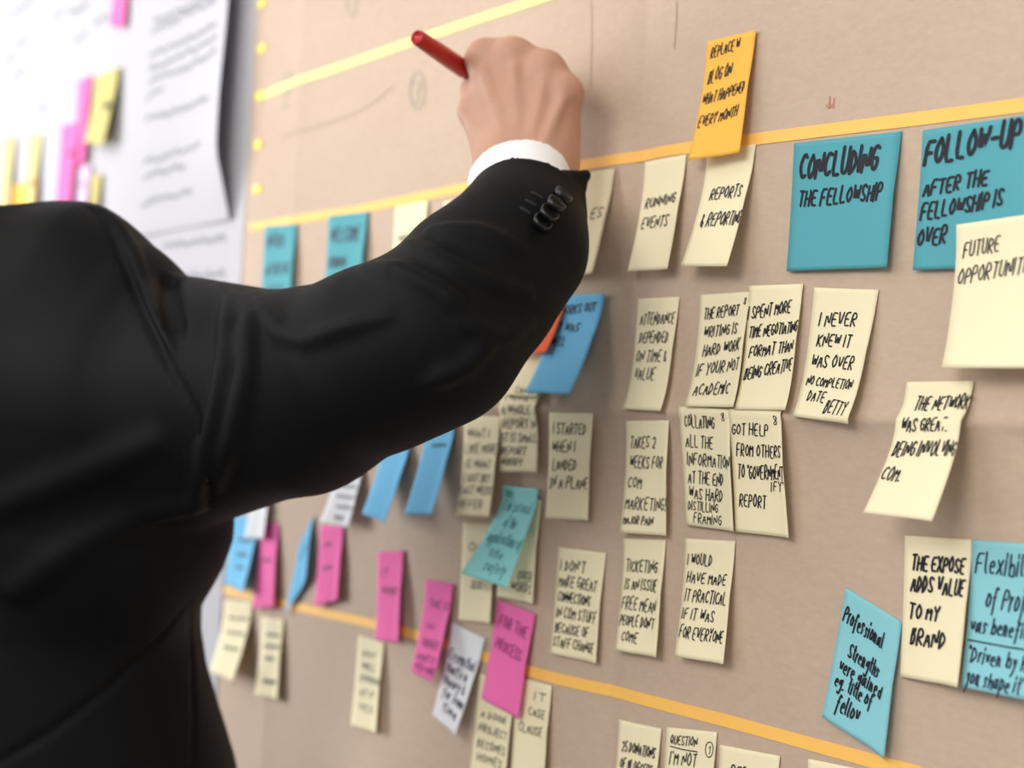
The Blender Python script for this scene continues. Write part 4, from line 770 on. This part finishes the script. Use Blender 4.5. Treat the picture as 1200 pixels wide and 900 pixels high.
def hand_fn(p):
    d = blend(cone(p, WRIST[0][:3], WRIST[1][:3], WRIST[0][3], WRIST[1][3]), cone(p, WRIST[0][:3], WRIST[2][:3], WRIST[0][3], WRIST[2][3]), .01)
    pal = None
    for mt in METACARPALS:
        e = cone(p, mt[0][:3], mt[1][:3], mt[0][3], mt[1][3]); pal = e if pal is None else blend(pal, e, .022)
    for mt in PALM:
        pal = blend(pal, cone(p, mt[0][:3], mt[1][:3], mt[0][3], mt[1][3]), .012)
    pal = blend(pal, chain(p, WEB, .004), .009)
    d = blend(d, pal, .016)
    fing = None
    for f in FINGERS:
        e = chain(p, f, .003); fing = e if fing is None else np.minimum(fing, e)
    d = blend(d, fing, .0055)
    d = blend(d, chain(p, THUMB, .004), .008)
    for a, b in TENDONS: d = blend(d, cone(p, a, b, .0012, .0018), .007)
    for f in FINGERS: d = blend(d, ball(p, np.array(f[0][:3]) + KNUCKLE_OUT * .7, (.0082, .0082, .0082)), .008)
    return d
bv, bq = polygonise(body_fn, (-1.55, -.75, .02), (-.60, -.02, 1.80), .007)
hv, hq = polygonise(hand_fn, (-.86, -.15, 1.49), (-.64, .005, 1.70), .0014)
body = mesh('body', np.concatenate([bv, hv]) - np.array(ROOT), np.concatenate([bq, hq + len(bv)]), M['skin'], person)

jk, _, _ = grow('jacket', jacket, (-1.50, -.64, .78), (-.58, .02, 1.64), .0027, M['jacket'])
# the jacket's cuff buttons and buttonholes
def disc(name, c, n, r, th, mat, parent):
    n = Vector(n).normalized(); t = n.orthogonal().normalized(); b = n.cross(t); V, Fs = [], []
    prof = [(0, .55), (.55, .55), (.72, .62), (.84, 1.0), (.95, .92), (1.0, .5), (.97, 0)]
    N = 24
    for a, k in prof:
        for i in range(N):
            w = 2 * math.pi * i / N
            V.append(Vector(c) + t * (r * a * math.cos(w)) + b * (r * a * math.sin(w)) + n * (th * k))
    for j in range(len(prof) - 1):
        for i in range(N): Fs.append((j * N + i, j * N + (i + 1) % N, (j + 1) * N + (i + 1) % N, (j + 1) * N + i))
    return mesh(name, [v - Vector(ROOT) for v in V], Fs, mat, parent)
BSTEP = onto_cloth(*BUTTONS[0]) - onto_cloth(*BUTTONS[-1]); BSTEP /= np.linalg.norm(BSTEP)
for i, (p, d) in enumerate(BUTTONS):
    q = onto_cloth(p, d); n = cloth_normal(q)
    disc('button', q + n * .0012, n + .32 * BSTEP, .0064, .0034, M['button'], jk)
for a, b in BUTTONHOLES:
    qa, qb = onto_cloth(*a), onto_cloth(*b); v = []; fs = []; N = 8; ax = (qb - qa) / np.linalg.norm(qb - qa); n = cloth_normal(qa); sd = np.cross(ax, n)
    for k in range(9):
        c = qa + (qb - qa) * k / 8; c = onto_cloth(c + n * .01, -n); r = .0011 * (0.4 if k in (0, 8) else 1)
        for i in range(N): v.append(c + sd * r * math.cos(2 * math.pi * i / N) + n * r * math.sin(2 * math.pi * i / N) - np.array(ROOT))
    for k in range(8):
        for i in range(N): fs.append((k * N + i, k * N + (i + 1) % N, (k + 1) * N + (i + 1) % N, (k + 1) * N + i))
    mesh('buttonhole', v, fs, M['thread'], jk)

def shirt_fn(p):
    d = chain(p, SHIRT, .006); c = np.float32(SHIRT[-1][:3]); ax = c - np.float32(SHIRT[-2][:3]); ax = ax / np.sqrt(_s(ax))
    d = np.maximum(d, (p - c) @ ax)
    hole = cone(p, c + ax * .02, c - ax * .05, SHIRT[-1][3] - .0032, SHIRT[-1][3] - .0032)
    return carve(d, hole, .0015)
grow('shirt_cuff', shirt_fn, (-.80, -.16, 1.47), (-.64, .0, 1.63), .0015, M['shirt'])
def collar_fn(p):
    c = hp(0, -.03, -.15); q = p - np.float32(c); a = q @ np.float32(HS); b = q @ np.float32(HF)
    rr = np.sqrt((a / .066) ** 2 + (b / .070) ** 2); sh = np.abs((rr - 1) * .068) - .003
    return np.maximum(sh, np.abs(q[..., 2]) - .024)
grow('shirt_collar', collar_fn, (-1.36, -.58, 1.45), (-1.04, -.28, 1.60), .003, M['shirt'])
def hair_fn(p):
    d = ball(p, hp(0, -.018, .045), (.084, .104, .090), HAX)
    q = p - np.float32(HC); f = q @ np.float32(HF); u = q[..., 2]
    return np.maximum(d, np.maximum(f - .045 - .4 * (u - .05), -.045 - u + .9 * np.maximum(f + .03, 0)))
grow('hair', hair_fn, (-1.36, -.60, 1.55), (-1.05, -.27, 1.84), .005, M['hair'])
def trousers_fn(p):
    d = None
    for s in (-1, 1):
        e = chain(p, [_at(.93, s * .10) + (.092,), _at(.50, s * .11) + (.084,), _at(.06, s * .115) + (.075,)], .02); d = e if d is None else blend(d, e, .02)
    d = blend(d, loft(p, TRUNK_C, EX, EZ, [(.86, 0, .17, .095, 0), (1.02, 0, .165, .09, 0)], 2.2), .03)
    return np.maximum(d, .045 - p[..., 2])
grow('trousers', trousers_fn, (-1.50, -.66, .02), (-.75, .0, 1.06), .009, M['lining'])
for s in (-1, 1):
    c = np.array(_at(0, s * .115))
    def shoe_fn(p, c=c):
        d = blend(ball(p, c + LF * .11 + (0, 0, .035), (.047, .10, .036), np.stack([np.array(EX), LF, HU])), ball(p, c - LF * .01 + (0, 0, .045), (.042, .075, .05), np.stack([np.array(EX), LF, HU])), .03)
        return np.maximum(d, .001 - p[..., 2])
    lo = c - .26; lo[2] = -.01; hi = c + .26; hi[2] = .13
    grow('shoe', shoe_fn, lo, hi, .005, M['shoe'])

# ------------------------------------------------------------------ the red pen in his hand
A, Bp = Vector(PEN[0]), Vector(PEN[1]); PL = (Bp - A).length
pen = bpy.data.objects.new('felt_pen', None); COL.objects.link(pen); pen.location = A
pen.rotation_euler = (Bp - A).to_track_quat('Z', 'Y').to_euler()
tag(pen, 'red felt-tip pen held in the writing hand, its end pointing up left', 'pen')
def lathe(name, prof, mat, N=28):
    V, Fs = [], []
    for z, r in prof:
        for i in range(N):
            w = 2 * math.pi * i / N; V.append((r * math.cos(w), r * math.sin(w), z))
    for j in range(len(prof) - 1):
        for i in range(N): Fs.append((j * N + i, j * N + (i + 1) % N, (j + 1) * N + (i + 1) % N, (j + 1) * N + i))
    return mesh(name, V, Fs, mat, pen)
lathe('cap', [(.0015, 0), (.0015, .0036), (0, .0040), (.0004, .0048), (.002, .0052), (.030, .0060), (.056, .0064), (.058, .0062), (.058, .0050)], M['pen_red'])
lathe('barrel', [(.056, .0), (.056, .0054), (.105, .0052), (.116, .0040), (.118, .0030)], M['pen_dark'])
lathe('nib', [(.117, .0026), (PL - .003, .0012), (PL, .0004), (PL, 0)], M['felt'])
